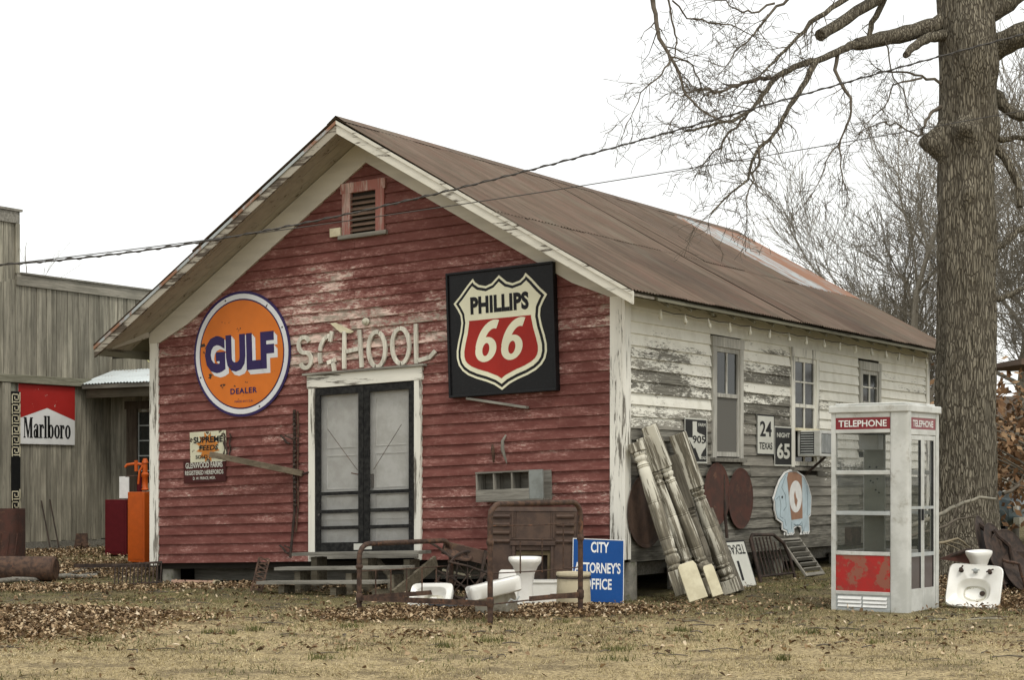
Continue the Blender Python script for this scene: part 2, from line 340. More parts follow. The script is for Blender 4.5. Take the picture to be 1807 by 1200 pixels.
M_CROCK = speck('cream_stoneware', (.47, .41, .28), (.38, .33, .22), 5, rough=.45, bump=.03, spec=.5)
def sign_mat(name, c, rust=.03, rough=.35, chipc=(.05, .03, .02), s=7):
    n = NT(name); a = n.noise(s, detail=4, rough=.6, loc=(1.3, 2.2, .4)); fi = n.noise(34, detail=3)
    f = n.ramp(n.math('ADD', a, n.math('MULTIPLY', fi, .15)), .80-rust*2, .815-rust*2); fd = n.noise(2, detail=3)
    col = n.mix(n.ramp(fd, .3, .7), c, tuple(v*.86 for v in c)); col = n.mix(n.ramp(fi, .45, .8, 0, .16), col, tuple(v*.7+.04 for v in c)); col = n.mix(f, col, chipc)
    return n.out(col, rough, None, 0, .45 if min(c) > .3 else .15)
M_SORANGE = sign_mat('orange_enamel', (.63, .17, .022), .035); M_SNAVY = sign_mat('navy_enamel', (.03, .018, .085), .02); M_SWHITE = sign_mat('white_enamel', (.66, .67, .68), .015)
M_SCREAM = sign_mat('cream_plastic', (.80, .78, .57), -.1, .3); M_SRED = sign_mat('red_plastic', (.36, .024, .016), -.1, .3); M_SBLACK = sign_mat('black_sign_face', (.012, .012, .013), -.1, .28)
M_CIGRED = sign_mat('red_tin', (.36, .024, .02), .02, .45, (.5, .46, .4)); M_TINW = sign_mat('white_tin', (.74, .74, .72), -.02, .45)
M_INK = sign_mat('black_ink', (.012, .012, .012), -.1, .5); M_BLUE = sign_mat('blue_tin', (.006, .065, .25), -.1, .35)
M_MAROON = sign_mat('maroon_tin', (.058, .014, .013), .0, .5, (.2, .1, .08)); M_ROADW = sign_mat('worn_white_road_sign', (.60, .60, .53), -.03, .5, (.3, .28, .22)); M_ROADK = sign_mat('worn_black_road_sign', (.022, .022, .021), -.06, .5, (.25, .23, .2))
M_ALU = speck('painted_aluminium', (.57, .575, .54), (.46, .465, .43), 3, rough=.42, bump=.02, metal=.0, rndv=.06, c3=(.27, .25, .20), s3=5, lo3=.54, hi3=.78)
M_ALUD = speck('dull_aluminium', (.42, .44, .43), (.35, .37, .36), 5, rough=.5, bump=.02, rndv=.05)
M_BOOTHRED = speck('faded_red_panel', (.42, .024, .02), (.34, .03, .024), 5, (1, 1, 1), rough=.5, bump=.02, c3=(.28, .10, .065), s3=6, lo3=.49, hi3=.56)
M_TELRED = plain('telephone_red', (.20, .012, .018), .3); M_OLIVE = plain('olive_backing', (.16, .165, .13), .6)
M_GLASS = glass('booth_glass', (.10, .115, .10), .03, .13); M_WGLASS = glass('old_window_glass', (.035, .038, .034), .10, .8); M_WGLASS.node_tree.nodes['Principled BSDF'].inputs['Specular IOR Level'].default_value = .35; M_CURT = plain('pale_curtain', (.42, .42, .38), .9, 0, .1); M_SCREEN = glass('window_screen', (.125, .12, .105), .9, .93)
M_DSCREEN = glass('door_screen', (.2, .2, .19), .9, .28)
M_ORANGE = plain('orange_paint', (.50, .09, .006), .5); M_MAR2 = plain('dark_maroon_paint', (.095, .010, .013), .6, 0, .1); M_WHITE = plain('flat_white', (.75, .75, .72), .5)
M_POST = trim('peeling_column_paint', 2, .10, (.60, .575, .48), (.25, .225, .17)); M_STEP = wood('brown_step_wood', (.115, .10, .07), (.235, .205, .15), 0); M_POSTD = wood('dark_column_wood', (.09, .08, .06), (.21, .19, .15), 2, rndv=.1)
M_CAP = speck('pale_board_wood', (.66, .61, .44), (.54, .49, .34), 4, (1, 1, 1), rough=.8)
M_BARK = bark(); M_TWIG = speck('twig_bark', (.085, .072, .055), (.14, .12, .095), 8, rough=.9, rndv=.0, spec=.1); M_FARTW = plain('far_branch', (.20, .18, .145), .95, 0, .05)
M_LEAF = attr_mat('fallen_leaf', [(0, (.06, .038, .022)), (.35, (.165, .105, .058)), (.65, (.31, .215, .125)), (.88, (.47, .36, .225)), (1, (.60, .50, .36))])
M_GRASS = attr_mat('dry_grass_blade', [(0, (.12, .095, .045)), (.35, (.29, .235, .12)), (.7, (.50, .41, .23)), (1, (.66, .57, .36))])
M_GREEN = attr_mat('green_grass_blade', [(0, (.05, .055, .02)), (.5, (.105, .11, .038)), (1, (.20, .19, .075))])
M_BLEAF = attr_mat('brown_oak_leaf', [(0, (.10, .055, .03)), (.5, (.22, .125, .065)), (1, (.36, .24, .14))])
M_CABLE = plain('cable_rubber', (.045, .04, .035), .6); M_RUBBER = plain('black_rubber', (.02, .02, .022), .6)
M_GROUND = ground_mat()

# ================================================================== SETTING
def axis_pts(lo, hi, step, far):
    a = list(np.arange(lo, hi+1e-6, step)); b = []; d = step
    p = a[0]
    while p > -far: d *= 1.35; p -= d; b.append(p)
    c = []; d = step; p = a[-1]
    while p < far: d *= 1.35; p += d; c.append(p)
    return b[::-1]+a+c
gx = axis_pts(-8, 18, .09, 300); gy = axis_pts(-9, 12, .09, 300)
gm = MB(); gm.v = [(x, y, gz(x, y)) for y in gy for x in gx]; nx = len(gx)
gm.f = [(j*nx+i, j*nx+i+1, (j+1)*nx+i+1, (j+1)*nx+i) for j in range(len(gy)-1) for i in range(nx-1)]
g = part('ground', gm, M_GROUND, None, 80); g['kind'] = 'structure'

# ================================================================== SCHOOLHOUSE
K = .034
def sag(p): return Vector((p.x, p.y, p.z+K*(p.x-W)))
LEN = 10.62; RZ = 5.99; PT = .60; OH = .62; SO = .45
def roofz(x): return RZ-PT*abs(x-W/2)
school = thing('schoolhouse', 'weathered gabled building with red clapboard front and peeling white clapboard side', 'building', Matrix.Identity(4))
def S(name, mb, mat, smooth=None, bevel=0, parent=None, label=None): return part(name, mb, mat, parent or school, smooth, bevel, label)
def NB(): return MB(sag)
# sheathing behind the boards, floor; unseen skirts added to keep the crawl space dark
s = NB(); s.prism([(.03, .52), (W-.03, .52), (W-.03, 3.7), (W/2, 5.8), (.03, 3.7)], 0, 1)
s.v = []; s.f = []
def sheath(x0, x1, y0, y1, z0, z1): s.box(x0, x1, y0, y1, z0, z1)
for (x0, x1, z0, z1) in [(.03, 2.84, .5, 3.5), (4.45, W-.03, .5, 3.5), (2.84, 4.45, 2.66, 3.5)]: sheath(x0, x1, .0, .05, z0, z1)
P = [(.03, 3.5), (W-.03, 3.5), (W-.03, 3.66), (W/2, 5.84), (.03, 3.66)]
s.add([(x, 0, z) for x, z in P]+[(x, .05, z) for x, z in P], [(0, 1, 2, 3, 4), (9, 8, 7, 6, 5)])
s.box(0, .05, .05, LEN, .1-.1, 3.62)
s.box(.05, W-.05, LEN-.06, LEN, 0, 3.6); s.add([(0, LEN-.03, 3.6), (W, LEN-.03, 3.6), (W/2, LEN-.03, 5.8)], [(0, 1, 2)])
wins = [(2.40, 3.12, 1.70, 3.10), (4.93, 5.72, 1.60, 3.12), (7.55, 8.25, 1.9, 3.08)]   # y0,y1,z0,z1 of side openings
yy = .05
for (a, b, c, d) in wins:
    s.box(W-.05, W, yy, a, .5, 3.62); s.box(W-.05, W, a, b, .5, c); s.box(W-.05, W, a, b, d, 3.62); yy = b
s.box(W-.05, W, yy, LEN, .5, 3.62); s.box(.05, W-.05, .05, LEN-.06, .42, .5)
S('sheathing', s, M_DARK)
q = NB(); q.box(.3, W-.3, .5, .64, .24, .42); q.box(W-.6, W-.46, .3, LEN-.3, .24, .42); S('floor_beam', q, M_GREY)
# front clapboards
LAP = .1285
def cuts(lo, hi, openings):
    seg = [(lo, hi)]
    for a, b in openings:
        o = []
        for (p, r) in seg:
            if b <= p or a >= r: o.append((p, r)); continue
            if p < a: o.append((p, a))
            if r > b: o.append((b, r))
        seg = o
    return [t for t in seg if t[1]-t[0] > .04]
def board(along, a, b, z, h, lap=.030, seed=0, cutfn=None, j=.003):
    """one clapboard: thin at its top, proud at its bottom edge; along 'x' on the front or 'y' on the side"""
    mb = NB(); n = max(1, min(4, int((b-a)/1.2))); vs = []; rr = random.Random(seed); d0 = rr.uniform(0, .004)
    for i in range(n+1):
        t = a+(b-a)*i/n; e = rr.uniform(-j, j); w = d0+rr.uniform(0, .003)
        tb, tt = t, t
        if cutfn and i in (0, n):
            tb, tt = cutfn(t, z, i == 0), cutfn(t, z+h, i == 0)
        for (tp, zz, o) in ((tb, z+e, lap+w), (tb, z+e, 0.), (tt, z+h+.02, 0.), (tt, z+h+.02, .004)):
            vs.append((tp, -o, zz) if along == 'x' else (W+o, tp, zz))
    fs = []
    for i in range(n):
        for k in range(4): fs.append((i*4+k, i*4+(k+1) % 4, i*4+4+(k+1) % 4, i*4+4+k))
    fs += [(0, 1, 2, 3)[::-1], (n*4, n*4+1, n*4+2, n*4+3)]
    if along == 'x': fs = [f[::-1] for f in fs]
    mb.add(vs, fs); return mb
z = .50; row = 0
vent = (3.30, 3.96, 4.66, 5.19)
while z < 5.6:
    zt = z+LAP; hi = W-.02; lo = .02
    if zt > 3.45:
        half = (RZ-.16-z-LAP)/PT; lo = max(lo, W/2-half); hi = min(hi, W/2+half)
    if hi-lo < .1: break
    ops = []
    if z < 2.74: ops.append((2.76, 4.53))
    if vent[2]-.02 < z+LAP and z < vent[3]: ops.append((vent[0], vent[1]))
    for (a, b) in cuts(lo, hi, ops):
        js = [a]; p = a
        while True:
            p += R.uniform(1.8, 3.6)
            if p > b-.7: break
            js.append(p)
        js.append(b)
        for i in range(len(js)-1): S('siding_board', board('x', js[i]+.0015, js[i+1]-.0015, z, LAP, seed=R.random()), M_RED)
    z += LAP; row += 1
# side clapboards
z = .62; HS = .1385
S('skirt_board', NB().box(W, W+.03, .12, LEN-.05, .44, .62), M_SIDE)
while z < 3.44:
    ops = [(a-.1, b+.1) for (a, b, c, d) in wins if z+HS > c-.08 and z < d+.1]
    h = min(HS, 3.56-z)
    for (a, b) in cuts(.11, LEN-.1, ops):
        js = [a]; p = a
        while True:
            p += R.uniform(1.6, 3.4)
            if p > b-.6: break
            js.append(p)
        js.append(b)
        for i in range(len(js)-1): S('siding_board', board('y', js[i]+.002, js[i+1]-.002, z, h, .027, R.random(), j=.006 if z < 1.8 else .003), M_SIDE)
    z += HS
# left wall boards (barely seen from here, real from the side)
q = NB()
for i in range(22): q.hull8([(-.002, .1, .5+i*.14), (-.024, .1, .5+i*.14), (-.024, LEN-.1, .5+i*.14), (-.002, LEN-.1, .5+i*.14), (-.002, .1, .66+i*.14), (-.006, .1, .66+i*.14), (-.006, LEN-.1, .66+i*.14), (-.002, LEN-.1, .66+i*.14)])
S('left_siding', q, M_SIDE)['kind'] = 'stuff'
# corner boards
for (x0, x1) in ((-.03, .125), (W-.155, W+.0)): S('corner_board', NB().box(x0, x1, -.045, -.0, .47, 3.60), M_CORNER, bevel=.004)
S('corner_board', NB().box(W+.001, W+.045, -.045, .105, .47, 3.60), M_CORNER, bevel=.004)
S('corner_board', NB().box(W, W+.045, LEN-.1, LEN+.03, .47, 3.58), M_CORNER, bevel=.004)
# frieze boards under the gable, with the angled brackets at both ends
for sgn in (-1, 1):
    xo = W/2+sgn*(W/2+.0); P = []
    def fz(x, d): return roofz(x)-d
    e = W/2+sgn*(W/2+(.045 if sgn > 0 else .03)); i1 = W/2+sgn*(W/2-.155); i2 = W/2+sgn*(W/2-.66)
    poly = [(W/2, fz(W/2, .10)), (W/2, fz(W/2, .44)), (i2, fz(i2, .44)), (i1, 3.53), (e, 3.53), (e, fz(e, .10))]
    m = NB(); vs = [(x, -.052-.001*sgn, z) for x, z in poly]+[(x, -.012-.001*sgn, z) for x, z in poly]; n = len(poly)
    m.add(vs, [tuple(range(n)), tuple(range(2*n-1, n-1, -1))]+[(i, (i+1) % n, n+(i+1) % n, n+i) for i in range(n)])
    S('frieze_board', m, M_FRIEZE)
# soffit boards (run down the slope under the front overhang) and rake boards
for sgn in (-1, 1):
    y0 = -OH+.02; nb = 4
    for k in range(nb):
        ya = y0+(OH-.04)*k/nb; yb = ya+(OH-.04)/nb-.004
        # each course in pieces butted end to end
        cutp = [0.]+sorted(R.uniform(.12, .9) for _ in range(3))+[1.]
        for i in range(4):
            a = cutp[i]*(W/2+SO-.03); b = cutp[i+1]*(W/2+SO-.03)-.004
            if b-a < .05: continue
            xa, xb = W/2+sgn*a, W/2+sgn*b; t = R.uniform(0, .004)
            m = NB().hull8([(xa, ya, roofz(xa)-.085-t), (xb, ya, roofz(xb)-.085-t), (xb, yb, roofz(xb)-.085-t), (xa, yb, roofz(xa)-.085-t), (xa, ya, roofz(xa)-.06), (xb, ya, roofz(xb)-.06), (xb, yb, roofz(xb)-.06), (xa, yb, roofz(xa)-.06)])
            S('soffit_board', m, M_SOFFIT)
    a0, a1 = W/2, W/2+sgn*(W/2+SO+.02)
    m = NB().hull8([(a0, -OH-.03, roofz(a0)-.175), (a1, -OH-.03, roofz(a1)-.165), (a1, -OH, roofz(a1)-.165), (a0, -OH, roofz(a0)-.175), (a0, -OH-.03, roofz(a0)-.02), (a1, -OH-.03, roofz(a1)-.02), (a1, -OH, roofz(a1)-.02), (a0, -OH, roofz(a0)-.02)])
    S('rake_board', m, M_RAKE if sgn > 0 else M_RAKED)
    m = NB().hull8([(a0, -OH-.045, roofz(a0)-.06), (a1, -OH-.045, roofz(a1)-.06), (a1, -OH-.03, roofz(a1)-.06), (a0, -OH-.03, roofz(a0)-.06), (a0, -OH-.045, roofz(a0)-.016), (a1, -OH-.045, roofz(a1)-.016), (a1, -OH-.03, roofz(a1)-.016), (a0, -OH-.03, roofz(a0)-.016)])
    S('drip_strip', m, M_GALV if sgn < 0 else M_RAKE)
# long side eaves: frieze, soffit, rafters tails, fascia
for (xa, xb, sgn) in ((W+.05, W+SO, 1), (-.05, -SO, -1)):
    z0, z1 = roofz(xa)-.05, roofz(xb)-.05
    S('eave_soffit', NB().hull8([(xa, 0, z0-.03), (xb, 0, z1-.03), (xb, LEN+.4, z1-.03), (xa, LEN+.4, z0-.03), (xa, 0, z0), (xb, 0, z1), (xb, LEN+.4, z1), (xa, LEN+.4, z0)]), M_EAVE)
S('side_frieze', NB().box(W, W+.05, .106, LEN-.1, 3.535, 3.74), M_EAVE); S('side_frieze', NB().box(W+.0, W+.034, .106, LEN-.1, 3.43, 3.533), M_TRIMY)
y = .35
while y < LEN+.3:
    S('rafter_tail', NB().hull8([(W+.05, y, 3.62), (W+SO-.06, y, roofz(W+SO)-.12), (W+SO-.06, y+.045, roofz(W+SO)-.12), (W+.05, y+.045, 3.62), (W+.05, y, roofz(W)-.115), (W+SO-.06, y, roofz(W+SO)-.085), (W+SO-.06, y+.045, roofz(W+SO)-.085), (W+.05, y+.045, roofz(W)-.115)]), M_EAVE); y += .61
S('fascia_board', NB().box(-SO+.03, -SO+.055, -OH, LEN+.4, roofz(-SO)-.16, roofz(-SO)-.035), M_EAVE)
# front ends of the eaves: the sloping lookout seen at the left
S('lookout', NB().beam((-.04, -.045, 3.66), (-.40, -.40, 3.50), .07, .09), M_SOFFIT)
# roof: corrugated sheets, two rows on each slope
def corr(x0, x1, y0, y1, zf, amp=.011, pitch=.076, per=4, edge=None):
    n = int((y1-y0)/pitch*per); vs = []; rows = [x0, x1]
    jit = R.uniform(-.012, .012)
    for xr in rows:
        for i in range(n+1):
            yv = y0+(y1-y0)*i/n; vs.append((xr+(jit if xr == x1 else 0), yv, zf(xr)+amp*cos(2*pi*yv/pitch)))
    m = n+1; fs = [(i, i+1, m+i+1, m+i) for i in range(n)]
    if x1 > x0: fs = [f[::-1] for f in fs]
    return NB().add(vs, fs)
Y0, Y1 = -OH-.05, LEN+.47; ns = 17; wd = (Y1-Y0)/ns
for sgn in (-1, 1):
    for i in range(ns):
        ya = Y0+i*wd; yb = ya+wd+.05
        for rowi in range(2):
            a, b = ((0, 2.35), (2.2, W/2+SO+.03))[rowi]
            lift = .014 if rowi == 0 else .0; lift += .006*(i % 2)+R.uniform(0, .003)
            g1 = sgn > 0 and rowi == 0 and i in (ns-4, ns-3); g2 = sgn > 0 and rowi == 0 and i >= ns-2
            o = S('roof_sheet', corr(W/2+sgn*a, W/2+sgn*b, ya, min(yb, Y1), lambda x, l=lift: roofz(x)+l+.004-.02*sin(pi*abs(x-W/2)/4.2)*(sgn > 0)), M_GALV if g1 else (M_GALVR if g2 else M_ROOF), smooth=60)
            if g1: o['label'] = 'galvanised sheet with rust streaks'
for i in range(5):
    ya = Y0+i*(Y1-Y0)/5; m = NB()
    yb = ya+(Y1-Y0)/5+.04
    m.add([(W/2-.14, ya, roofz(W/2-.14)+.034), (W/2, ya, RZ+.044), (W/2+.14, ya, roofz(W/2+.14)+.034), (W/2-.14, yb, roofz(W/2-.14)+.034), (W/2, yb, RZ+.044), (W/2+.14, yb, roofz(W/2+.14)+.034)], [(0, 1, 4, 3), (1, 2, 5, 4)])
    S('ridge_cap', m, M_ROOF)
# piers
for (x, y, w, h) in ((.12, .05, .17, .26), (W-.12, .07, .17, .45)):
    zb = gz(x, y)-.1; zt = .44+K*(x-W)
    o = part('pier', MB().loft([se(w*.62, w*.6, 5, zb, 16, x+.06, y+.12), se(w*.6, w*.58, 5, zt, 16, x+.06, y+.12)]), M_CONC, school, 40)
for y in (1.9, 4.6, 7.3, 10.2): part('pier', MB().box(W-.4, W-.12, y, y+.3, gz(W, y)-.1, .3), M_CONC, school)
# gable vent
v0, v1, v2, v3 = vent
vf = S('vent_frame', NB().box(v0, v0+.13, -.05, .0, v2, v3).box(v1-.13, v1, -.051, .0, v2, v3).box(v0-.02, v1+.02, -.055, .0, v3-.0, v3+.13), M_VENTF)
S('sill', NB().box(v0-.05, v1+.05, -.075, .0, v2-.05, v2), M_GREY)
zz = v2+.03
while zz < v3-.05:
    S('vent_slat', NB().hull8([(v0+.13, -.045, zz), (v1-.13, -.045, zz), (v1-.13, .02, zz+.05), (v0+.13, .02, zz+.05), (v0+.13, -.045, zz+.014), (v1-.13, -.045, zz+.014), (v1-.13, .02, zz+.062), (v0+.13, .02, zz+.062)]), M_LOUV); zz += .068
S('vent_backing', NB().box(v0+.1, v1-.1, .02, .03, v2, v3), M_DARK)
# ---- double doors with their screen doors
dx0, dx1, dz0, dz1 = 2.865, 4.43, .66, 2.73
fo = K*(3.65-W)  # local sag at the door
S('door_frame', NB().box(2.76, 2.865, -.06, .0, .50, 2.735), M_TRIM, bevel=.004); S('door_frame', NB().box(4.43, 4.53, -.06, .0, .50, 2.735), M_TRIM, bevel=.004)
S('door_head', NB().box(2.74, 4.55, -.065, .0, 2.737, 2.905), M_TRIMX, bevel=.004); S('head_cap', NB().box(2.69, 4.60, -.10, .0, 2.907, 2.935), M_GREY)
S('threshold', NB().box(2.8, 4.5, -.09, .02, .53, .60), M_GREY)
for k in range(2):
    a = dx0+k*(dx1-dx0)/2; b = a+(dx1-dx0)/2
    d = S('door', NB().box(a+.004, b-.004, .035, .07, .6, 2.73), M_DOOR)
    for (p0, p1, r0, r1) in ((.13, .66, 1.95, 2.58), (.13, .66, 1.42, 1.86), (.13, .66, 1.12, 1.35), (.13, .66, .72, 1.04)):
        part('door_panel', NB().box(a+p0, a+p0+.012, .028, .036, r0, r1).box(a+p1-.012, a+p1, .028, .036, r0, r1).box(a+p0+.012, a+p1-.012, .028, .036, r1-.012, r1).box(a+p0+.012, a+p1-.012, .028, .036, r0, r0+.012), M_DOOR, d)
    if k: part('door_handle', NB().box(a+.06, a+.10, .01, .036, 1.42, 1.6), M_IRON2, d)
    sd_ = S('screen_door', NB().box(a+.003, a+.085, -.055, -.02, .62, 2.725).box(b-.085, b-.003, -.055, -.02, .62, 2.725).box(a+.085, b-.085, -.054, -.021, 2.635, 2.725).box(a+.085, b-.085, -.054, -.021, .62, .74), M_BLACK, bevel=.003)
    for zr in (1.345, 1.115, .905): part('rail', NB().box(a+.085, b-.085, -.052, -.022, zr, zr+.045), M_BLACK, sd_)
    part('screen_mesh', NB().add([(a+.08, -.036, .7), (b-.08, -.036, .7), (b-.08, -.036, 2.65), (a+.08, -.036, 2.65)], [(0, 1, 2, 3)]), M_DSCREEN, sd_)
    part('brace_wire', NB().tube([(a+.2 if k == 0 else b-.2, -.045, 2.2), (b-.1 if k == 0 else a+.15, -.045, 1.65)], .0035, 5), M_IRON, sd_)
    if k == 0: part('closer', NB().tube([(b-.2, -.045, 1.62), (b-.09, -.05, 1.60)], .008, 6), M_IRON, sd_)
S('mail_card', NB().box(3.50, 3.64, -.065, -.056, .64, .72), M_ROADW); S('mail_card', NB().box(3.66, 3.78, -.066, -.056, .645, .73), M_ROADW)
# ---- side windows
def window(i, a, b, c, d, kind):
    cas = {0: M_GREYY, 1: M_TRIM, 2: M_GREYY}[i]; cw = .10
    w = S('window', NB().box(W, W+.05, a-cw, a, c-.02, d+.0).box(W, W+.051, b, b+cw, c-.02, d).box(W+.0, W+.055, a-cw-.02, b+cw+.02, d, d+.13), cas, bevel=.003)
    part('sill', NB().box(W, W+.09, a-cw-.03, b+cw+.03, c-.07, c-.02), M_GREY, w)
    mz = (c+d)/2+.06
    sx = W+.012
    part('sash', NB().box(sx-.02, sx+.02, a, a+.05, c, d).box(sx-.02, sx+.02, b-.05, b, c, d).box(sx-.02, sx+.02, a+.05, b-.05, d-.06, d).box(sx-.02, sx+.025, a+.05, b-.05, mz, mz+.05).box(sx-.02, sx+.02, a+.05, b-.05, c, c+.06), cas if i else M_GREYY, w)
    mid = (a+b)/2
    if kind == 'screen':
        part('muntin', NB().box(sx-.01, sx+.012, mid-.012, mid+.012, mz+.05, d-.06), M_TRIM, w)
        for (p, r) in ((a+.05, mid-.012), (mid+.012, b-.05)): part('pane', NB().box(sx-.006, sx-.002, p, r, mz+.05, d-.06), M_WGLASS, w)
        part('screen', NB().box(sx+.0, sx+.003, a+.05, b-.05, c+.06, mz), M_SCREEN, w)
        part('curtain', NB().loft([[(W-.1+.02*sin(t*1.7), a+.05+(b-a-.1)*t/24, mz) for t in range(25)], [(W-.1+.02*sin(t*1.7), a+.05+(b-a-.1)*t/24, d-.05) for t in range(25)]], False, False), M_CURT, w)
    else:
        part('muntin', NB().box(sx-.01, sx+.016, mid-.014, mid+.014, c+.06, d-.06), M_TRIM, w)
        rows = [(c+.06, mz), (mz+.05, (mz+d)/2), ((mz+d)/2+.02, d-.06)]
        part('muntin', NB().box(sx-.01, sx+.014, a+.05, b-.05, (mz+d)/2, (mz+d)/2+.02), M_TRIM, w)
        for (p, r) in ((a+.05, mid-.014), (mid+.014, b-.05)):
            for (q0, q1) in rows: part('pane', NB().box(sx-.006, sx-.002, p, r, q0, q1), M_WGLASS, w)
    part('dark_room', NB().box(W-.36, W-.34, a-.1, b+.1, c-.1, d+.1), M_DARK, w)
window(0, *wins[0], 'screen'); window(1, *wins[1], 'grid'); window(2, *wins[2], 'grid')
# ---- air conditioner in the second window
p = onX(1408, 808)
ac = thing('air_conditioner', 'beige box air conditioner sticking out of the second side window', 'air conditioner', fr(Vector((W+.03, 5.06, 1.73)), Y, Z, X))
part('casing', MB().box(0, .66, 0, .36, 0, .34), M_ALU, ac, bevel=.01)
for i in range(9): part('grille_slat', MB().box(-.006, .0, .03+.035*i, .045+.035*i, .05, .24), M_ALUD, ac)
for i in range(12): part('louvre', MB().box(.06+.045*i, .08+.045*i, .05, .31, .34, .348), M_ALUD, ac)
part('dark_intake', MB().box(-.002, .001, .03, .34, .04, .25).box(.05, .61, .04, .32, .338, .342), M_BLACK, ac)
part('bracket', MB().beam((.3, 0, .3), (.3, -.25, .0), .03, .03), M_IRON2, ac)
part('blocking_board', MB().box(-.12, .66, .36, .40, .0, .06), M_CAP, ac)
# ---- lights hung along the side eave
ls = thing('light_string', 'string of small pale bulbs hanging under the rusty side eave', 'string lights', Matrix.Identity(4))
cab = []; y = .35; k = 0
while y < LEN+.2:
    zt = roofz(W+SO)-.14; cab.append((W+.32, y, zt)); cab.append((W+.32, y+.31, zt-.015))
    y += .62
part('cable', MB().tube(cab, .006, 5), M_CABLE, ls)
y = .35
bm_ = MB().lathe([(.001, -.12), (.018, -.115), (.026, -.09), (.018, -.055), (.010, -.04), (.010, .0)], 10).mesh('bulb', 50); bm_.materials.append(M_PORC2)
while y < LEN+.2:
    o = bpy.data.objects.new('bulb', bm_); COL.objects.link(o); o.parent = ls; o.location = (W+.32, y+R.uniform(-.03, .03), roofz(W+SO)-.14); o.rotation_euler = (R.uniform(-.25, .25), R.uniform(-.2, .2), 0)
    y += .62
# ================================================================== THINGS ON THE FRONT WALL
def poly_inset(P, d):
    n = len(P); ar = sum(P[i][0]*P[(i+1) % n][1]-P[(i+1) % n][0]*P[i][1] for i in range(n)); sg = 1 if ar > 0 else -1; out = []
    for i in range(n):
        a, b, c = Vector(P[i-1]), Vector(P[i]), Vector(P[(i+1) % n]); e1 = (b-a).normalized(); e2 = (c-b).normalized()
        n1 = Vector((-e1.y, e1.x))*sg; n2 = Vector((-e2.y, e2.x))*sg; m = (n1+n2); m = m/max(.5, m.length_squared/2) if m.length > 1e-6 else n1
        out.append((b.x+m.x*d, b.y+m.y*d))
    return out
def clip_below(P, y):
    o = []
    for i in range(len(P)):
        a, b = P[i-1], P[i]
        if (a[1] <= y) != (b[1] <= y): t = (y-a[1])/(b[1]-a[1]); o.append((a[0]+t*(b[0]-a[0]), y))
        if b[1] <= y: o.append(b)
    return o
SL = math.atan(K)
def frontM(px, py, off=.034, roll=True, y=None):
    p = onY(px, py, 0 if y is None else y); M = front(p, off)
    return M @ Matrix.Rotation(SL, 4, 'Z') if roll else M
# round orange sign
gs = thing('gas_station_sign', 'round orange enamel petrol sign with navy and white rim on the red wall', 'sign', frontM(430, 625))
circ = lambda r, n=64: [(r*cos(2*pi*i/n), r*sin(2*pi*i/n)) for i in range(n)]
part('rim', MB().prism(circ(.835), 0, .012), M_SNAVY, gs); part('white_band', MB().ring(0, 0, .80, .80, .735, .735, .012, .016, 64), M_SWHITE, gs)
part('face', MB().prism(circ(.715), .0125, .018), M_SORANGE, gs)
for k, mtl in ((3, M_SWHITE), (2, M_SWHITE), (1, M_SWHITE), (0, M_SNAVY)):
    o = text('GULF', 1.20, .50, mtl, gs, (-.03+.018*k, .02-.020*k, .019+.0012*(3-k)), bold=.055, depth=.001, name='lettering', space=1.02)
text('DEALER', .46, .075, M_SNAVY, gs, (.03, -.49, .019), bold=.03, space=1.15); text('MADE IN U.S.A.', .32, .028, M_SNAVY, gs, (.03, -.63, .019))
for a in (0.4, 1.9, 3.5, 5.1): part('bolt', MB().lathe([(.012, .012), (.012, .02), (.004, .024)], 8, (.77*cos(a), .77*sin(a))), M_IRON2, gs)
# square black sign with the shield
ps = thing('shield_sign', 'square black plastic sign with a cream and red road shield on the red wall', 'sign', frontM(891, 585, .045))
part('frame', MB().box(-.765, .765, -.765, .765, -.02, .05).box(-.765, .765, .735, .765, .05, .075).box(-.765, .765, -.765, -.735, .05, .075).box(-.765, -.735, -.735, .735, .05, .075).box(.735, .765, -.735, .735, .05, .075), M_SBLACK, ps, bevel=.006)
half = [(0, .06), (.03, .085), (.07, .118), (.125, .135), (.19, .12), (.225, .095), (.245, .065), (.30, .115), (.37, .19), (.435, .25), (.40, .30), (.372, .35), (.365, .41), (.378, .48), (.402, .56), (.418, .63), (.418, .69), (.402, .745), (.368, .79), (.315, .828), (.24, .86), (.15, .888), (.07, .92), (0, .965)]
def shp(): return [(x*1.53, (.5-v)*1.53) for x, v in half]+[(-x*1.53, (.5-v)*1.53) for x, v in half[-2:0:-1]]
sh0 = shp()
part('shield_outline', MB().prism(sh0, .05, .056), M_SCREAM, ps); part('shield_line', MB().prism(poly_inset(sh0, .028), .056, .059), M_SBLACK, ps)
i2 = poly_inset(sh0, .062); part('shield_face', MB().prism(i2, .059, .063), M_SCREAM, ps)
part('red_field', MB().prism(clip_below(poly_inset(sh0, .118), .155), .063, .066), M_SRED, ps)
text('PHILLIPS', .83, .215, M_SBLACK, ps, (0, .335, .0635), bold=.05, space=1.05)
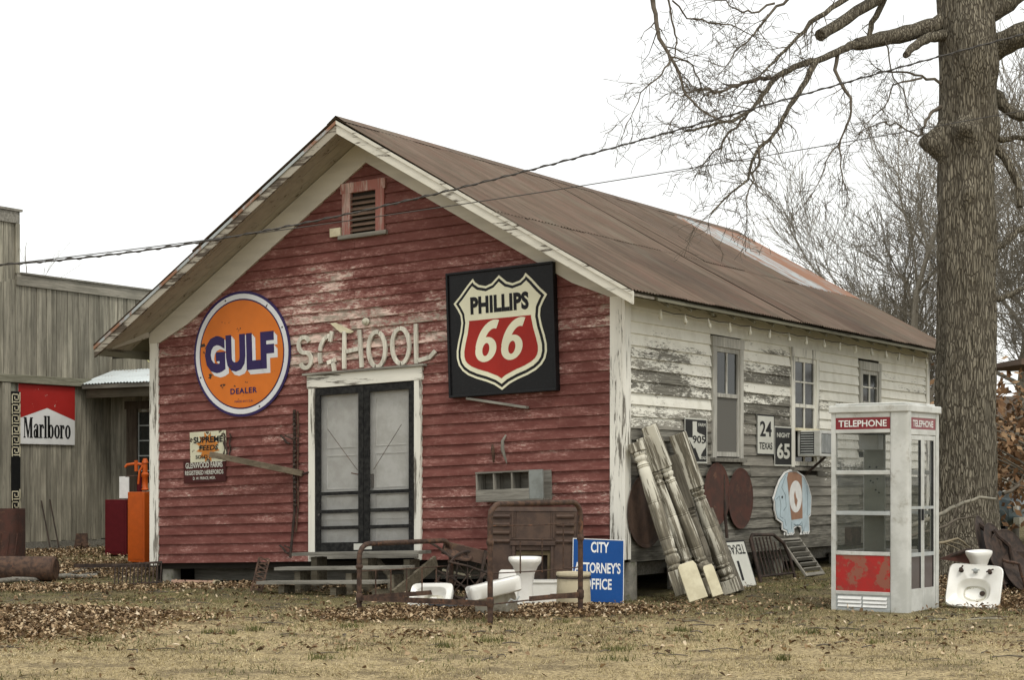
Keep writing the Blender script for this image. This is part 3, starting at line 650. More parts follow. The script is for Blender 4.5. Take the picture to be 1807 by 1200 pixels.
# letters above the door
def strip(P, w=.055, t=.03):
    """a flat wooden strip bent along a path in the local plane"""
    m = MB(); n = len(P); L = []; Rr = []
    for i in range(n):
        a, b = Vector(P[max(0, i-1)]), Vector(P[min(n-1, i+1)]); d = (b-a).normalized(); nn = Vector((-d.y, d.x))*(w/2); L.append(Vector(P[i])+nn); Rr.append(Vector(P[i])-nn)
    vs = [(p.x, p.y, z) for z in (0, t) for k in range(n) for p in (L[k], Rr[k])]; o = 2*n; fs = []
    for i in range(n-1):
        a, b, c, d = 2*i, 2*i+1, 2*i+3, 2*i+2
        fs += [(a+o, b+o, c+o, d+o), (a, d, c, b), (a, a+o, d+o, d), (b, c, c+o, b+o)]
    fs += [(0, 1, 1+o, o), (2*n-2, 2*n-2+o, 2*n-1+o, 2*n-1)]
    return m.add(vs, fs)
def arc(cx, cy, a, b, t0, t1, n=10): return [(cx+a*cos(radians(t0+(t1-t0)*i/n)), cy+b*sin(radians(t0+(t1-t0)*i/n))) for i in range(n+1)]
dig = MB()
for cx_ in (-.195, .175):
    a_ = MB().ring(0, -.085, .150, .150, .050, .078, 0, 1, 28); a_.v = [(x, y, .0668 if z > .5 else .066) for x, y, z in a_.v]
    b_ = strip(arc(.085, -.07, .185, .285, 178, 76, 14), .105, 1); b_.v = [(x, y, .0675 if z > .5 else .066) for x, y, z in b_.v]
    for q_ in (a_, b_): dig.add([(x+cx_+.17*(y+.0), y-.125, z) for x, y, z in q_.v], q_.f)
part('lettering', dig, M_SCREAM, ps)
def letter(ch, px, py, strips, lab, mat=M_TRIM):
    t = thing('wooden_letter', lab, 'letter', frontM(px, py, .03), 'wooden letters spelling a word above the door')
    for P in strips: part('strip', strip(P), mat, t, bevel=.003)
M_LET = wood('letter_wood', (.46, .44, .37), (.76, .73, .63), 1, rndv=.15)
letter('S', 541, 623, [arc(0, .10, .09, .10, 20, 180, 8)+arc(0, .10, .09, .10, 195, 270, 4)+arc(.02, -.10, .09, .10, 80, 0, 5)+arc(.02, -.10, .09, .10, -12, -160, 8)], 'grey wooden letter S, first of the row above the door', M_LET)
letter('C', 579, 622, [arc(.06, -.04, .16, .24, 165, 100, 6)+[(.07, .21)], arc(.06, -.04, .16, .24, 205, 170, 4), [(.07, .13), (.11, .26)], [(.02, -.14), (.15, -.11)], [(.11, -.13), (.13, -.26)]], 'broken wooden letter C in loose pieces, second of the row', M_LET)
letter('H', 627, 617, [[(-.15, -.24), (-.13, .24)], [(.13, -.24), (.11, .24)], [(-.105, -.02), (.085, .0)]], 'white wooden letter H, third of the row above the door', M_LET)
letter('O', 669, 617, [arc(0, 0, .13, .22, 75, 255, 14), arc(0, 0, .13, .22, 262, 430, 14)], 'dull grey wooden letter O, left one of the pair', M_LET)
letter('O', 711, 611, [arc(0, 0, .13, .22, 95, 265, 14), arc(0, 0, .13, .22, 272, 450, 14)], 'pale wooden letter O, right one of the pair', M_LET)
letter('L', 748, 608, [[(-.09, -.235), (-.08, .26)], [(-.055, -.2), (.12, -.17), (.2, -.10)]], 'wooden letter L with upturned foot, last of the row', M_LET)
solo('wood_scrap', MB().prism([(-.18, .07), (-.10, .075), (.19, -.06), (.15, -.08), (-.02, -.06)], 0, .02), M_CAP, 'pale splintered wood scrap on the wall above the broken letter', 'wood scrap', frontM(607, 579))
solo('ceramic_insulator', MB().lathe([(.045, 0), (.05, .02), (.02, .035), (.035, .06), (.01, .075)], 14), M_PORC2, 'small white ceramic insulator on the wall above the letters', 'insulator', frontM(650, 568), smooth=40)
solo('white_block', MB().box(-.085, .085, -.055, .055, 0, .04), M_CAP, 'small white block beside the gable vent', 'block', frontM(597, 411), bevel=.004)
solo('loose_plank', MB().beam((-.42, .075, .03), (.43, -.085, .02), .085, .03, Y), M_GREY, 'short grey plank under the square black sign', 'plank', frontM(882, 711), bevel=.003)
solo('curved_iron_piece', MB().tube([(-.01, .10, .01), (.02, .05, .05), (.02, -.04, .04), (.0, -.11, .01)], [.012, .022, .02, .012], 8), M_IRON, 'shorter curved piece hanging above the nesting box', 'iron piece', frontM(874, 800), smooth=40)
solo('curved_horn', MB().tube([(.0, .17, .01), (-.025, .10, .05), (-.03, .0, .05), (-.01, -.10, .03), (.0, -.17, .01)], [.010, .02, .024, .016, .006], 8), M_GREYL, 'longer curved grey horn hanging above the nesting box', 'horn', frontM(897, 793), smooth=40)
# nesting box
nb = thing('nesting_box', 'grey wooden nesting box with three openings on the red wall', 'nesting box', frontM(917, 857, .03))
part('back', MB().box(-.47, .47, -.17, .17, 0, .015), M_GREY, nb); part('top', MB().box(-.47, .30, .155, .175, .016, .22), M_GREY, nb); part('base', MB().box(-.47, .47, -.185, -.165, .016, .22), M_GREY, nb)
for x in (-.47, -.225, .03, .27): part('divider', MB().box(x, x+.02, -.165, .154, .016, .21), M_GREYL, nb)
part('front_slat', MB().box(-.465, .285, -.165, -.04, .21, .225), M_GREY, nb); part('blank_panel', MB().box(.288, .475, -.164, .175, .20, .222), speck('blue_grey_board', (.22, .235, .22), (.17, .18, .165), 8), nb)
# small signs and iron arm
sp = thing('feed_sign', 'chipped cream tin sign with orange burst, hung crookedly left of the door', 'sign', frontM(371, 789, .04))
part('plate', MB().box(-.32, .32, -.20, .21, 0, .006), sign_mat('cream_tin', (.60, .58, .42), .07, .5, (.07, .05, .03), 11), sp)
burst = [((.27 if i % 2 else .15)*cos(i*pi/12)*.8, (.21 if i % 2 else .14)*sin(i*pi/12)) for i in range(24)]
part('burst', MB().prism(burst, .006, .009), sign_mat('faded_orange', (.52, .19, .035), .08, .5, (.2, .16, .1), 12), sp)
text('SUPREME', .52, .085, M_INK, sp, (.01, .10, .0095), bold=.03); text('FEEDS', .34, .07, M_INK, sp, (.02, -.01, .0095), bold=.02, shear=.2); text('SOLD HERE', .44, .05, M_INK, sp, (0, -.13, .0095), bold=.02)
gf = thing('farm_sign', 'small maroon farm sign with white lettering below the cream sign', 'sign', frontM(364, 832, .035))
part('plate', MB().box(-.37, .38, -.15, .15, 0, .006), M_MAROON, gf)
text('GLENWOOD FARMS', .66, .078, M_ROADW, gf, (0, .085, .0065), bold=.015); text('REGISTERED HEREFORDS', .68, .06, M_ROADW, gf, (0, -.015, .0065), bold=.015); text('D. W. PRINCE, MGR.', .40, .045, M_ROADW, gf, (0, -.095, .0065), bold=.01)
arm = thing('slanting_bar', 'long tapered rusty arm slanting out from the wall left of the door', 'iron bar', Matrix.Identity(4))
a, b = onY(371, 802, -.32), onY(534, 836, -.06)
part('bar', MB().beam(a, b, .05, .075), wood('dark_arm_wood', (.10, .08, .055), (.19, .155, .11), 0), arm, bevel=.004); part('hook', MB().tube([b, b+Vector((.05, -.02, .0)), b+Vector((.1, 0, .02))], .012, 6), M_IRON2, arm)
part('bracket', MB().tube([onY(395, 770, -.03), onY(401, 800, -.2), onY(393, 812, -.25)], .012, 6), M_IRON2, arm)
c1, c2 = onY(396, 765, -.05), onY(396, 805, -.05)
hk = thing('hanging_chain', 'two rusty chains hanging beside the cream tin sign', 'chain', Matrix.Identity(4))
for xo in (0, .1):
    part('chain', MB().tube([c1+Vector((xo+.012*sin(i*1.9), -.012*cos(i*1.9), -.045*i)) for i in range(8)], .011, 5), M_IRON2, hk)
rail = thing('track_rail', 'tall rusty barn door rail with hooks standing left of the door', 'rail', Matrix.Identity(4))
rp = [onY(519, 726, -.05), onY(520, 760, -.06), onY(519, 830, -.055), onY(520, 900, -.06), onY(516, 945, -.06), onY(512, 985, -.10)]
part('bar', MB().tube([Vector((p.x, p.y, p.z)) for p in rp], .018, 6), M_IRON2, rail); part('bar', MB().tube([p+Vector((.05, .01, .01*i)) for i, p in enumerate(rp)][:-1], .012, 6), M_IRON, rail)
for i in range(22):
    p = rp[0].lerp(rp[3], i/22.); part('bolt', MB().lathe([(.02, -.02), (.02, .02)], 7), M_IRON2, rail, M=Matrix.Translation(p+Vector((.02, -.02, 0))) @ Matrix.Rotation(R.uniform(0, 3), 4, 'X'))
for (x, y_) in ((500, 773), (499, 967)):
    p = onY(x, y_, -.05); part('hook', MB().tube([p+Vector((-.05, 0, .03)), p+Vector((0, 0, .0)), p+Vector((.05, 0, -.06)), p+Vector((.11, 0, -.08))], .013, 6).tube([p+Vector((.03, 0, .03)), p+Vector((.16, 0, -.02))], .010, 6), M_IRON2, rail)
# ================================================================== STEPS
def hoz(y0, y1): return y0
st = thing('wooden_steps', 'three worn grey plank steps below the screen doors', 'steps', Matrix.Identity(4))
gy0 = gz(3.7, -1)
treads = [(2.90, 4.86, -.30, .50), (2.88, 4.84, -.62, .33), (2.86, 4.72, -.94, .17)]
for (x0, x1, y0, z0) in treads:
    for j in range(2):
        zz = z0-.0; ya = y0-.14*j
        part('tread', MB().hull8([(x0, ya-.13, zz-.04+K*(x0-3.6)), (x1, ya-.13, zz-.04+K*(x1-3.6)), (x1, ya, zz-.04+K*(x1-3.6)), (x0, ya, zz-.04+K*(x0-3.6)), (x0, ya-.13, zz+K*(x0-3.6)), (x1, ya-.13, zz+K*(x1-3.6)), (x1, ya, zz+K*(x1-3.6)), (x0, ya, zz+K*(x0-3.6))]), M_GREY, st, bevel=.003)
for x in (3.15, 3.95, 4.58):
    for (y0, z0) in ((-.33, .44), (-.66, .27), (-.97, .11)): part('support', MB().box(x, x+.09, y0-.16, y0+.05, gy0-.06, z0-.012), M_STEP, st)
part('stringer', MB().beam((4.80, -.12, .40), (4.80, -1.0, .02), .04, .14), M_STEP, st); part('brace', MB().beam((4.05, -.3, .40), (4.5, -.5, .1), .04, .06), M_STEP, st)
# ================================================================== BED in the yard
bed = thing('iron_bedstead', 'rusty tubular iron bedstead standing in the leaves before the door', 'bed', Matrix.Identity(4))
HL, HR, FL = dep(865, 850, 17.0), dep(1021, 850, 18.1), dep(634, 850, 18.3)
HL.z, HR.z, FL.z = gz(HL.x, HL.y)-.03, gz(HR.x, HR.y)-.03, gz(FL.x, FL.y)-.03
HR = HL+(HR-HL).normalized()*1.45; FR = FL+(HR-HL); HR.z = gz(HR.x, HR.y)-.03; FR.z = gz(FR.x, FR.y)-.03
def bedend(A, B, h, hb, n, rods, mats=M_IRON):
    t = (B-A); t.z = 0; t = t/t.length; L = (B-A).length; r = .14; zA, zB = A.z, B.z; rr = .5*(zA+zB)
    P = [A, A+UP*(h-r)]+[A+t*(r-r*cos(x))+UP*(h-r+r*sin(x)) for x in (pi*.12, pi*.25, pi*.38, pi*.5)]+[B-t*(r-r*cos(x))+UP*(h-r+r*sin(x)) for x in (pi*.5, pi*.38, pi*.25, pi*.12)]+[B+UP*(h-r), B]
    part('end_frame', MB().tube(P, .027, 12), mats, bed, 50)
    part('crossbar', MB().beam(A.lerp(B, n)+UP*hb, B+UP*hb, .012, .05), mats, bed)
    if n: part('wire', MB().tube([A+UP*(hb-.02), B+UP*hb], .008, 6), mats, bed)
    for fr_ in rods['h']: part('wire', MB().tube([A+UP*fr_, A+t*L*.5+UP*(fr_-.006), B+UP*fr_], .0065, 6), mats, bed)
    for u in rods['v']: part('rod', MB().tube([A+t*L*u[0]+UP*u[1], A+t*L*u[0]+UP*u[2]], .0075, 6), mats, bed)
    for q in (A, B):
        part('corner_casting', MB().lathe([(.028, hb-.05), (.036, hb-.03), (.036, hb+.04), (.028, hb+.05)], 12), mats, bed, 40, M=Matrix.Translation(q))
        part('collar', MB().lathe([(.028, h*.66), (.038, h*.68), (.038, h*.70), (.028, h*.72)], 10), mats, bed, 40, M=Matrix.Translation(q))
bedend(HL, HR, 1.19, .24, .42, {'h': [.98, .52], 'v': [(.32, .98*.84, .50), (.56, .84, .50), (.80, .98, .52)]})
bedend(FL, FR, .76, .20, 0, {'h': [.48, .21], 'v': [(.17, .22, .48), (.33, .22, .48), (.50, .22, .48), (.67, .22, .48), (.83, .22, .48)]})
for (a, b) in ((FL, HL), (HR+(FR-HR)*.22, HR)):
    part('side_rail', MB().beam(a+UP*.20, b+UP*.23, .006, .055).beam(a+UP*.176, b+UP*.206, .045, .006), M_IRON, bed)
# ================================================================== STOVE FRONT and china behind the bed
def ground_at(px, D):
    p = dep(px, 850, D); p.z = gz(p.x, p.y); return p
p = ground_at(940, 20.1)
sv_ = thing('cast_iron_surround', 'brown cast iron fireplace surround leaning by the red wall behind the bedstead', 'fireplace', facing(p, -8, 5, 0))
part('panel', MB().box(-.52, -.20, 0, 1.05, -.03, .03).box(.20, .50, 0, 1.05, -.03, .03).box(-.20, .20, .60, 1.05, -.03, .03), M_STOVE, sv_, bevel=.006)
part('side_return', MB().box(.503, .56, 0, 1.0, -.12, .03), M_STOVE, sv_, bevel=.004); part('crown', MB().loft([se(.53, .05, 8, 0, 24), se(.50, .04, 8, .05, 24)]), M_STOVE, sv_, 40, M=Matrix.Translation((0, 1.05, -.01)) @ Matrix.Rotation(-pi/2, 4, 'X'))
for sx in (-.37, .37):
    for k in range(4): part('louvre', MB().tube([(sx-.10, .99-k*.095, .035), (sx+.10, .99-k*.095, .035)], .024, 8), M_STOVE, sv_, 40)
part('moulding', MB().box(-.26, .26, .655, .70, .03, .06).box(-.24, -.205, .0, .655, .03, .05).box(.205, .24, .0, .655, .03, .05).box(-.26, .26, .72, .735, .03, .04), M_STOVE, sv_, bevel=.005)
part('frame_strip', MB().box(-.25, -.225, .74, 1.04, .03, .045).box(.225, .25, .74, 1.04, .03, .045), M_STOVE, sv_, bevel=.004)
part('inner_lip', MB().box(-.20, .20, .55, .598, -.10, .0).box(-.20, -.165, 0, .55, -.10, .0).box(.165, .20, 0, .55, -.10, .0), speck('brassy_lip', (.13, .10, .05), (.09, .065, .03), 8), sv_)
part('firebox_back', MB().box(-.25, .25, 0, .62, -.16, -.13), M_IRON2, sv_)
def pedestal(px, D, lab, h=.52, lean=0, sc_=1., yaw=0, nm='pedestal'):
    p = ground_at(px, D); M = facing(p-UP*.02, yaw, -4, lean) @ Matrix.Rotation(-pi/2, 4, 'X') @ Matrix.Scale(sc_, 4)
    m = MB().loft([se(.115, .10, 3.5, 0), se(.105, .09, 3.5, .03), se(.088, .075, 3.5, .07), se(.082, .07, 3.5, h*.5), se(.10, .085, 3, h*.7), se(.135, .12, 3, h*.84), se(.175, .15, 3, h*.93), se(.185, .155, 3, h*.97), se(.183, .15, 3, h), se(.15, .12, 2.5, h-.01), se(.10, .08, 2.2, h-.08)])
    return solo(nm, m, M_PORC, lab, 'pedestal', M, smooth=50)
pedestal(927, 19.0, 'flared white porcelain pedestal standing in front of the iron surround', .58)
def basin(M, w, h, d, lab, bowl=(.58, .58), taps=True, name='wash_basin', by=0., back=True, oval=2.6):
    """a wall basin: local x wide, y up its face, z out of its face"""
    t = thing(name, lab, 'sink', M)
    a, b = w/2, h/2
    rings = [se(a*.62, b*.62, 4, -d, 40, 0, b), se(a*.86, b*.86, 5, -d*.86, 40, 0, b), se(a*.97, b*.97, 7, -d*.5, 40, 0, b), se(a, b, 8, -.02, 40, 0, b), se(a*.995, b*.995, 8, -.005, 40, 0, b), se(a*.965, b*.96, 7, .006, 40, 0, b), se(a*.93, b*.92, 7, .0, 40, 0, b)]
    cy = b+by; bw, bh = a*bowl[0], b*bowl[1]
    rings += [se(bw*1.06, bh*1.06, oval, -.002, 40, 0, cy), se(bw, bh, oval, -.014, 40, 0, cy), se(bw*.92, bh*.9, oval, -d*.35, 40, 0, cy), se(bw*.7, bh*.68, oval, -d*.62, 40, 0, cy), se(bw*.3, bh*.3, 2, -d*.70, 40, 0, cy)]
    part('body', MB().loft(rings, True, True), M_PORC, t, 55)
    part('bowl_stain', MB().loft([se(bw*.72, bh*.7, oval, -d*.615, 32, 0, cy), se(bw*.34, bh*.33, 2, -d*.695, 32, 0, cy)], False, False), M_PORC2, t, 55)
    part('drain', MB().lathe([(.028, 0), (.030, .006), (.018, .007)], 14), M_IRON2, t, M=Matrix.Translation((bw*.45, cy+bh*.05, -d*.60)))
    if taps:
        for k, x in enumerate((-.42, 0, .42)):
            part('tap', MB().lathe([(.024, 0), (.014, .02), (.012, .035), (.024, .04), (.020, .055)], 10).tube([(-.03, -.02, .05), (.0, .0, .052), (.035, .03, .045)], .009, 6), M_ALUD if k == 1 else M_IRON2, t, 40, M=Matrix.Translation((x*w*.62, h*.83, .0)) @ Matrix.Rotation(R.uniform(-1, 1), 4, 'Z'))
    return t
p = ground_at(1717, 18.85)
basin(facing(p+UP*.015-RT*.02, -24, 24, 0) @ Matrix.Rotation(radians(-3), 4, 'Z'), .58, .50, .18, 'white wash basin with corroded taps tipped up beside the telephone booth', (.60, .52), True, by=-.05)
pedestal(1729, 19.6, 'short white porcelain pedestal upright behind the tipped basin', .80, 4, .76, 20)
p = ground_at(751, 18.9)
basin(facing(p-UP*.06, -18, 38, 2), .48, .42, .17, 'white wash basin lying in the leaves at the foot of the bedstead', (.72, .60), False, by=.03, oval=4)
# slab shaped basin turned over beside the headboard
p = ground_at(882, 17.75)
tb = thing('overturned_basin', 'white porcelain basin turned on its side behind the left headboard post', 'sink', facing(p+UP*.06, 10, 15, 13))
part('body', MB().loft([se(.24, .13, 9, 0, 32), se(.262, .15, 9, .015, 32), se(.268, .155, 9, .10, 32), se(.268, .155, 9, .14, 32), se(.255, .14, 9, .155, 32)]), M_PORC, tb, 50, M=Matrix.Translation((0, .16, 0)) @ Matrix.Rotation(radians(-78), 4, 'X'))
part('underside', MB().loft([se(.22, .16, 5, 0, 28), se(.19, .13, 4, -.10, 28), se(.08, .06, 3, -.15, 28)]), M_ENAM, tb, 50, M=Matrix.Translation((-.02, .04, -.02)) @ Matrix.Rotation(radians(30), 4, 'X'))
part('pipe', MB().tube([(.05, .02, .16), (.10, .06, .2), (.14, .03, .19), (.19, .07, .2)], .009, 6), M_ALUD, tb)
p = ground_at(966, 19.6); solo('cistern_tank', MB().loft([se(.20, .09, 7, 0, 28), se(.22, .10, 8, .28, 28), se(.235, .115, 8, .285, 28), se(.235, .115, 8, .31, 28)]), M_PORC, 'low white cistern tank between the pedestal and the stoneware crock', 'cistern', facing(p-UP*.02, 0) @ Matrix.Rotation(-pi/2, 4, 'X'), smooth=50)
p = ground_at(903, 19.7); solo('porcelain_block', MB().loft([se(.16, .09, 7, 0, 28), se(.14, .08, 7, .38, 28), se(.12, .07, 7, .40, 28)]), M_PORC, 'white porcelain tank upright left of the flared pedestal', 'cistern', facing(p, -6) @ Matrix.Rotation(-pi/2, 4, 'X'), smooth=50)
# stoneware crock
p = ground_at(1012, 18.9)
cr = thing('stoneware_crock', 'tall cream stoneware crock behind the right headboard post', 'crock', Matrix.Translation(p-UP*.02))
part('body', MB().lathe([(.182, 0), (.190, .03), (.178, .30), (.172, .375), (.186, .385), (.188, .41), (.180, .42), (.165, .41), (.16, .2), (.15, .06)], 36), M_CROCK, cr, 45)
part('rim_band', MB().lathe([(.1875, .352), (.190, .362), (.1875, .372)], 36, cap=False), M_IRON2, cr, 40)
# blue office sign
p1, p2 = ground_at(1020, 20.3), ground_at(1092, 20.45)
cs = thing('office_sign', 'blue metal office sign with white lettering leaning at the corner of the red wall', 'sign', facing(ground_at(1055, 19.98)+UP*.04, 10, 8, -2.5) @ Matrix.Scale(.88, 4, (1, 0, 0)))
part('plate', MB().box(-.34, .34, -.02, .70, -.004, 0), M_BLUE, cs); b_ = .008
part('border', MB().box(-.34, .34, .692, .70, .0, .002).box(.332, .34, -.02, .692, .0, .002).box(-.34, -.332, -.02, .692, 0, .002), M_WHITE, cs)
text('CITY', .24, .125, M_WHITE, cs, (.02, .605, .0005), bold=.025, depth=.001); text("ATTORNEY'S", .61, .125, M_WHITE, cs, (-.01, .37, .0005), bold=.022, depth=.001); text('OFFICE', .36, .125, M_WHITE, cs, (.0, .185, .0005), bold=.022, depth=.001)
# farm junk between the beds
jk = thing('seed_drill_wreck', 'tangle of rusty farm machine parts with spoked wheel between bed ends and wall', 'machinery', Matrix.Identity(4))
p = ground_at(812, 19.4); Mj = facing(p, 0)
def jp(name, mb, mat=M_IRON2, sm=40, M=None): return part(name, mb, mat, jk, sm, M=Mj @ M if M else Mj)
tor = lambda r, rr, n=28: MB().tube([(r*cos(2*pi*i/n), r*sin(2*pi*i/n), 0) for i in range(n+1)], rr, 6, False)
jp('wheel_rim', tor(.27, .014), M=Matrix.Translation((.08, .34, .0)) @ Matrix.Rotation(radians(35), 4, 'Y')); 
for k in range(8): jp('spoke', MB().tube([(0, 0, 0), (.27*cos(k*pi/4), .27*sin(k*pi/4), 0)], .007, 5), M=Matrix.Translation((.08, .34, .0)) @ Matrix.Rotation(radians(35), 4, 'Y'))
jp('seat_pan', MB().loft([se(.17, .13, 2.4, 0, 20), se(.16, .12, 2.4, .012, 20), se(.05, .05, 2, -.03, 20)]), M_IRON, M=Matrix.Translation((-.02, .60, .0)) @ Matrix.Rotation(radians(-50), 4, 'X') @ Matrix.Rotation(.3, 4, 'Y'))
jp('hopper', MB().box(-.26, .24, .0, .14, -.1, .14), M_STOVE, M=Matrix.Translation((.04, .52, -.15)) @ Matrix.Rotation(radians(-14), 4, 'Z'))
jp('spring_coil', MB().tube([(.045*cos(i*.8)+.012*i*.18, .03+.0055*i, .045*sin(i*.8)) for i in range(70)], .009, 5), M_ALUD, M=Matrix.Translation((.04, 0, .1)) @ Matrix.Rotation(radians(-28), 4, 'Z'))
for (a, b, r) in (((-.36, .72, .0), (-.1, .55, .1), .014), ((-.38, .0, .1), (-.22, .34, .0), .016), ((-.25, .40, .05), (.10, .18, .1), .010), ((-.28, .28, .05), (.22, .22, .0), .009), ((-.16, .1, .1), (-.02, .5, .1), .010), ((.0, .05, .15), (.3, .4, 0), .014), ((.22, .02, .1), (.28, .62, .0), .018), ((-.3, .1, .0), (.3, .06, 0), .02), ((-.12, .5, .15), (.35, .36, .1), .011)):
    m = [(a[i]+b[i])/2+R.uniform(-.05, .05) for i in range(3)]; jp('bent_rod', MB().tube([a, m, b], r, 6))
jp('pale_board', MB().beam((-.2, .40, -.12), (.12, .33, -.12), .02, .07), M_CAP)
p = ground_at(800, 18.4); solo('burst_tyre', MB().tube([(.20*cos(2*pi*i/20), .07+.012*sin(i*2.), .15*sin(2*pi*i/20)) for i in range(21)], [.065+.006*sin(i*1.3) for i in range(21)], 10, False).lathe([(.001, .0), (.001, .01)], 3), M_RUBBER, 'collapsed black rubber tyre beside the basin in the leaves', 'tyre', facing(p-UP*.02), smooth=60)
# drain pipe stub, small grille under the wall
solo('clay_pipe', MB().tube([(-.35, 0, 0), (.28, 0, 0)], .045, 12), speck('pink_clay', (.35, .22, .16), (.28, .18, .13), 6), 'pinkish clay pipe lying under the left end of the red wall', 'pipe', facing(onG(345, 1033)+UP*.02, -20), smooth=40)
solo('white_cup', MB().lathe([(.045, 0), (.05, .08), (.042, .08), (.03, .02)], 16), M_CROCK, 'small white pot on its side at the end of the clay pipe', 'pot', facing(onG(380, 1037)+UP*.05, 30) @ Matrix.Rotation(.4, 4, 'Z'), smooth=40)
lg = thing('lattice_grille', 'rusty lattice step grille leaning under the red wall left of the steps', 'grille', facing(onG(452, 1046), 0, 12, -12))
part('rail', MB().box(-.075, -.055, 0, .44, 0, .02), M_IRON, lg); part('rail', MB().box(.055, .075, 0, .44, 0, .02), M_IRON, lg)
for k in range(8): part('diagonal', MB().beam((-.055, .02+.055*k, .01), (.055, .06+.055*k, .01), .014, .012), M_IRON, lg); part('diagonal', MB().beam((-.055, .06+.055*k, .006), (.055, .02+.055*k, .006), .014, .01), M_IRON, lg)

# ================================================================== THINGS ON THE SIDE WALL
def road_sign(name, lab, px0, py0, px1, py1, face, border, M=None, t=.004):
    """a plate between two image corners on the side wall, in true wall units"""
    a, b = onX(px0, py0), onX(px1, py1); w, h = abs(b.y-a.y), abs(a.z-b.z); c = (a+b)/2
    t_ = thing(name, lab, 'sign', M or side(c, .034)); part('plate', MB().box(-w/2, w/2, -h/2, h/2, 0, t), face, t_)
    part('border', MB().box(-w/2, w/2, h/2-.018, h/2, t, t+.002).box(-w/2, w/2, -h/2, -h/2+.018, t, t+.002).box(-w/2, -w/2+.018, -h/2+.018, h/2-.018, t, t+.002).box(w/2-.018, w/2, -h/2+.018, h/2-.018, t, t+.002), border, t_)
    return t_, w, h
t, w, h = road_sign('road_sign', 'black farm road sign with a white state map left of the first side window', 1203, 737, 1243, 818, M_ROADK, M_ROADW)
TX = [(.36, .96), (.56, .96), (.56, .72), (.66, .68), (.80, .66), (.93, .63), (.95, .52), (1.0, .42), (.97, .34), (.85, .26), (.76, .17), (.75, .05), (.66, .09), (.58, .2), (.48, .33), (.42, .31), (.34, .38), (.22, .5), (.10, .57), (.36, .57)]
part('state_map', MB().prism([((x-.52)*w*.93, (y-.5)*h*.93) for x, y in TX], .004, .007), M_ROADW, t); text('905', w*.56, h*.17, M_INK, t, (w*.12, h*.03, .0075), bold=.015); text('FARM', w*.32, h*.075, M_ROADW, t, (w*.26, h*.36, .0045), bold=.02); text('ROAD', w*.30, h*.07, M_ROADW, t, (w*.30, -h*.38, .0045), bold=.02)
t, w, h = road_sign('road_sign', 'white route sign with black numbers between the two side windows', 1331, 731, 1362, 804, M_ROADW, M_INK)
text('24', w*.66, h*.38, M_INK, t, (0, h*.15, .0045), bold=.02); text('TEXAS', w*.74, h*.17, M_INK, t, (0, -h*.27, .0045), bold=.015)
t, w, h = road_sign('road_sign', 'black night speed sign with silver digits under the second side window', 1362, 752, 1393, 823, M_ROADK, M_ROADW)
text('NIGHT', w*.74, h*.12, M_ROADW, t, (0, h*.28, .0045), bold=.02); text('65', w*.74, h*.40, M_ROADW, t, (0, -h*.12, .0045), bold=.035)
# rusty discs
for (px, py, a, b, lab) in ((1132, 902, .47, .44, 'dark rusty disc on the side wall behind the leaning columns nearest the corner'), (1257, 872, .38, .40, 'rusty disc hanging left of the iron pole under the first side window'), (1299, 880, .385, .40, 'rusty disc hanging right of the iron pole under the first side window')):
    c = onX(px, py); solo('plough_disc', MB().lathe([(b, .03), (b*.99, .036), (b*.7, .018), (b*.3, .008), (.05, .006), (.045, .02)], 44), M_RUSTR if px > 1200 else M_STOVE, lab, 'disc', side(c, .036) @ Matrix.Scale(a/b, 4, (1, 0, 0)), smooth=40)
solo('iron_pole', MB().tube([onX(1276, 838, W+.05), onX(1279, 900, W+.07), onX(1283, 950, W+.12)], .022, 8), M_IRON2, 'dark iron pole standing between the two rusty discs', 'pole', smooth=40)
# elephant board
EL = [(-.50, .10), (-.53, .02), (-.50, -.10), (-.49, -.30), (-.44, -.52), (-.34, -.60), (-.30, -.63), (-.29, -.80), (-.22, -.84), (-.18, -.86), (-.17, -.95), (-.02, -.95), (.03, -.90), (.02, -.78), (.10, -.73), (.20, -.76), (.22, -.90), (.20, -.95), (.42, -.95), (.45, -.88), (.43, -.5), (.48, -.45), (.50, .05), (.42, .35), (.30, .60), (.10, .74), (-.08, .77), (-.22, .70), (-.36, .50), (-.44, .30)]
c = (onX(1360, 828)+onX(1425, 943))/2; ew = abs(onX(1360, 900).y-onX(1427, 900).y); eh = abs(onX(1392, 828).z-onX(1392, 944).z)
el = thing('elephant_cutout', 'flat pale blue painted elephant board with brown saddle cloth on the side wall', 'cutout', side(c, .04))
EP = lambda P: [(x*ew*.98, (y+.09)/1.72*eh) for x, y in P]
M_EL = plain('pale_blue_paint', (.46, .56, .60), .6); M_ELG = plain('grey_outline_paint', (.16, .22, .25), .6); M_ELB = plain('brown_saddle_paint', (.30, .16, .095), .6)
part('board', MB().prism(EP(EL), 0, .018), M_WHITE, el); part('outline', MB().prism(poly_inset(EP(EL), .022), .018, .020), M_ELG, el); part('body', MB().prism(poly_inset(EP(EL), .032), .020, .022), M_EL, el)
part('saddle_cloth', MB().prism(EP([(-.14, .70), (.06, .71), (.22, .60), (.24, -.52), (-.06, -.55), (-.12, .0), (-.18, .55)]), .022, .024), M_ELB, el)
part('medallion', MB().prism(EP([(.05+.17*cos(t*pi/12), .06+.42*sin(t*pi/12)) for t in range(24)]), .024, .026), M_WHITE, el); part('mark', MB().prism(EP([(0, .1), (.03, .22), (.06, .05), (.1, -.05), (.06, -.22), (.02, -.1)]), .026, .027), M_ELB, el)
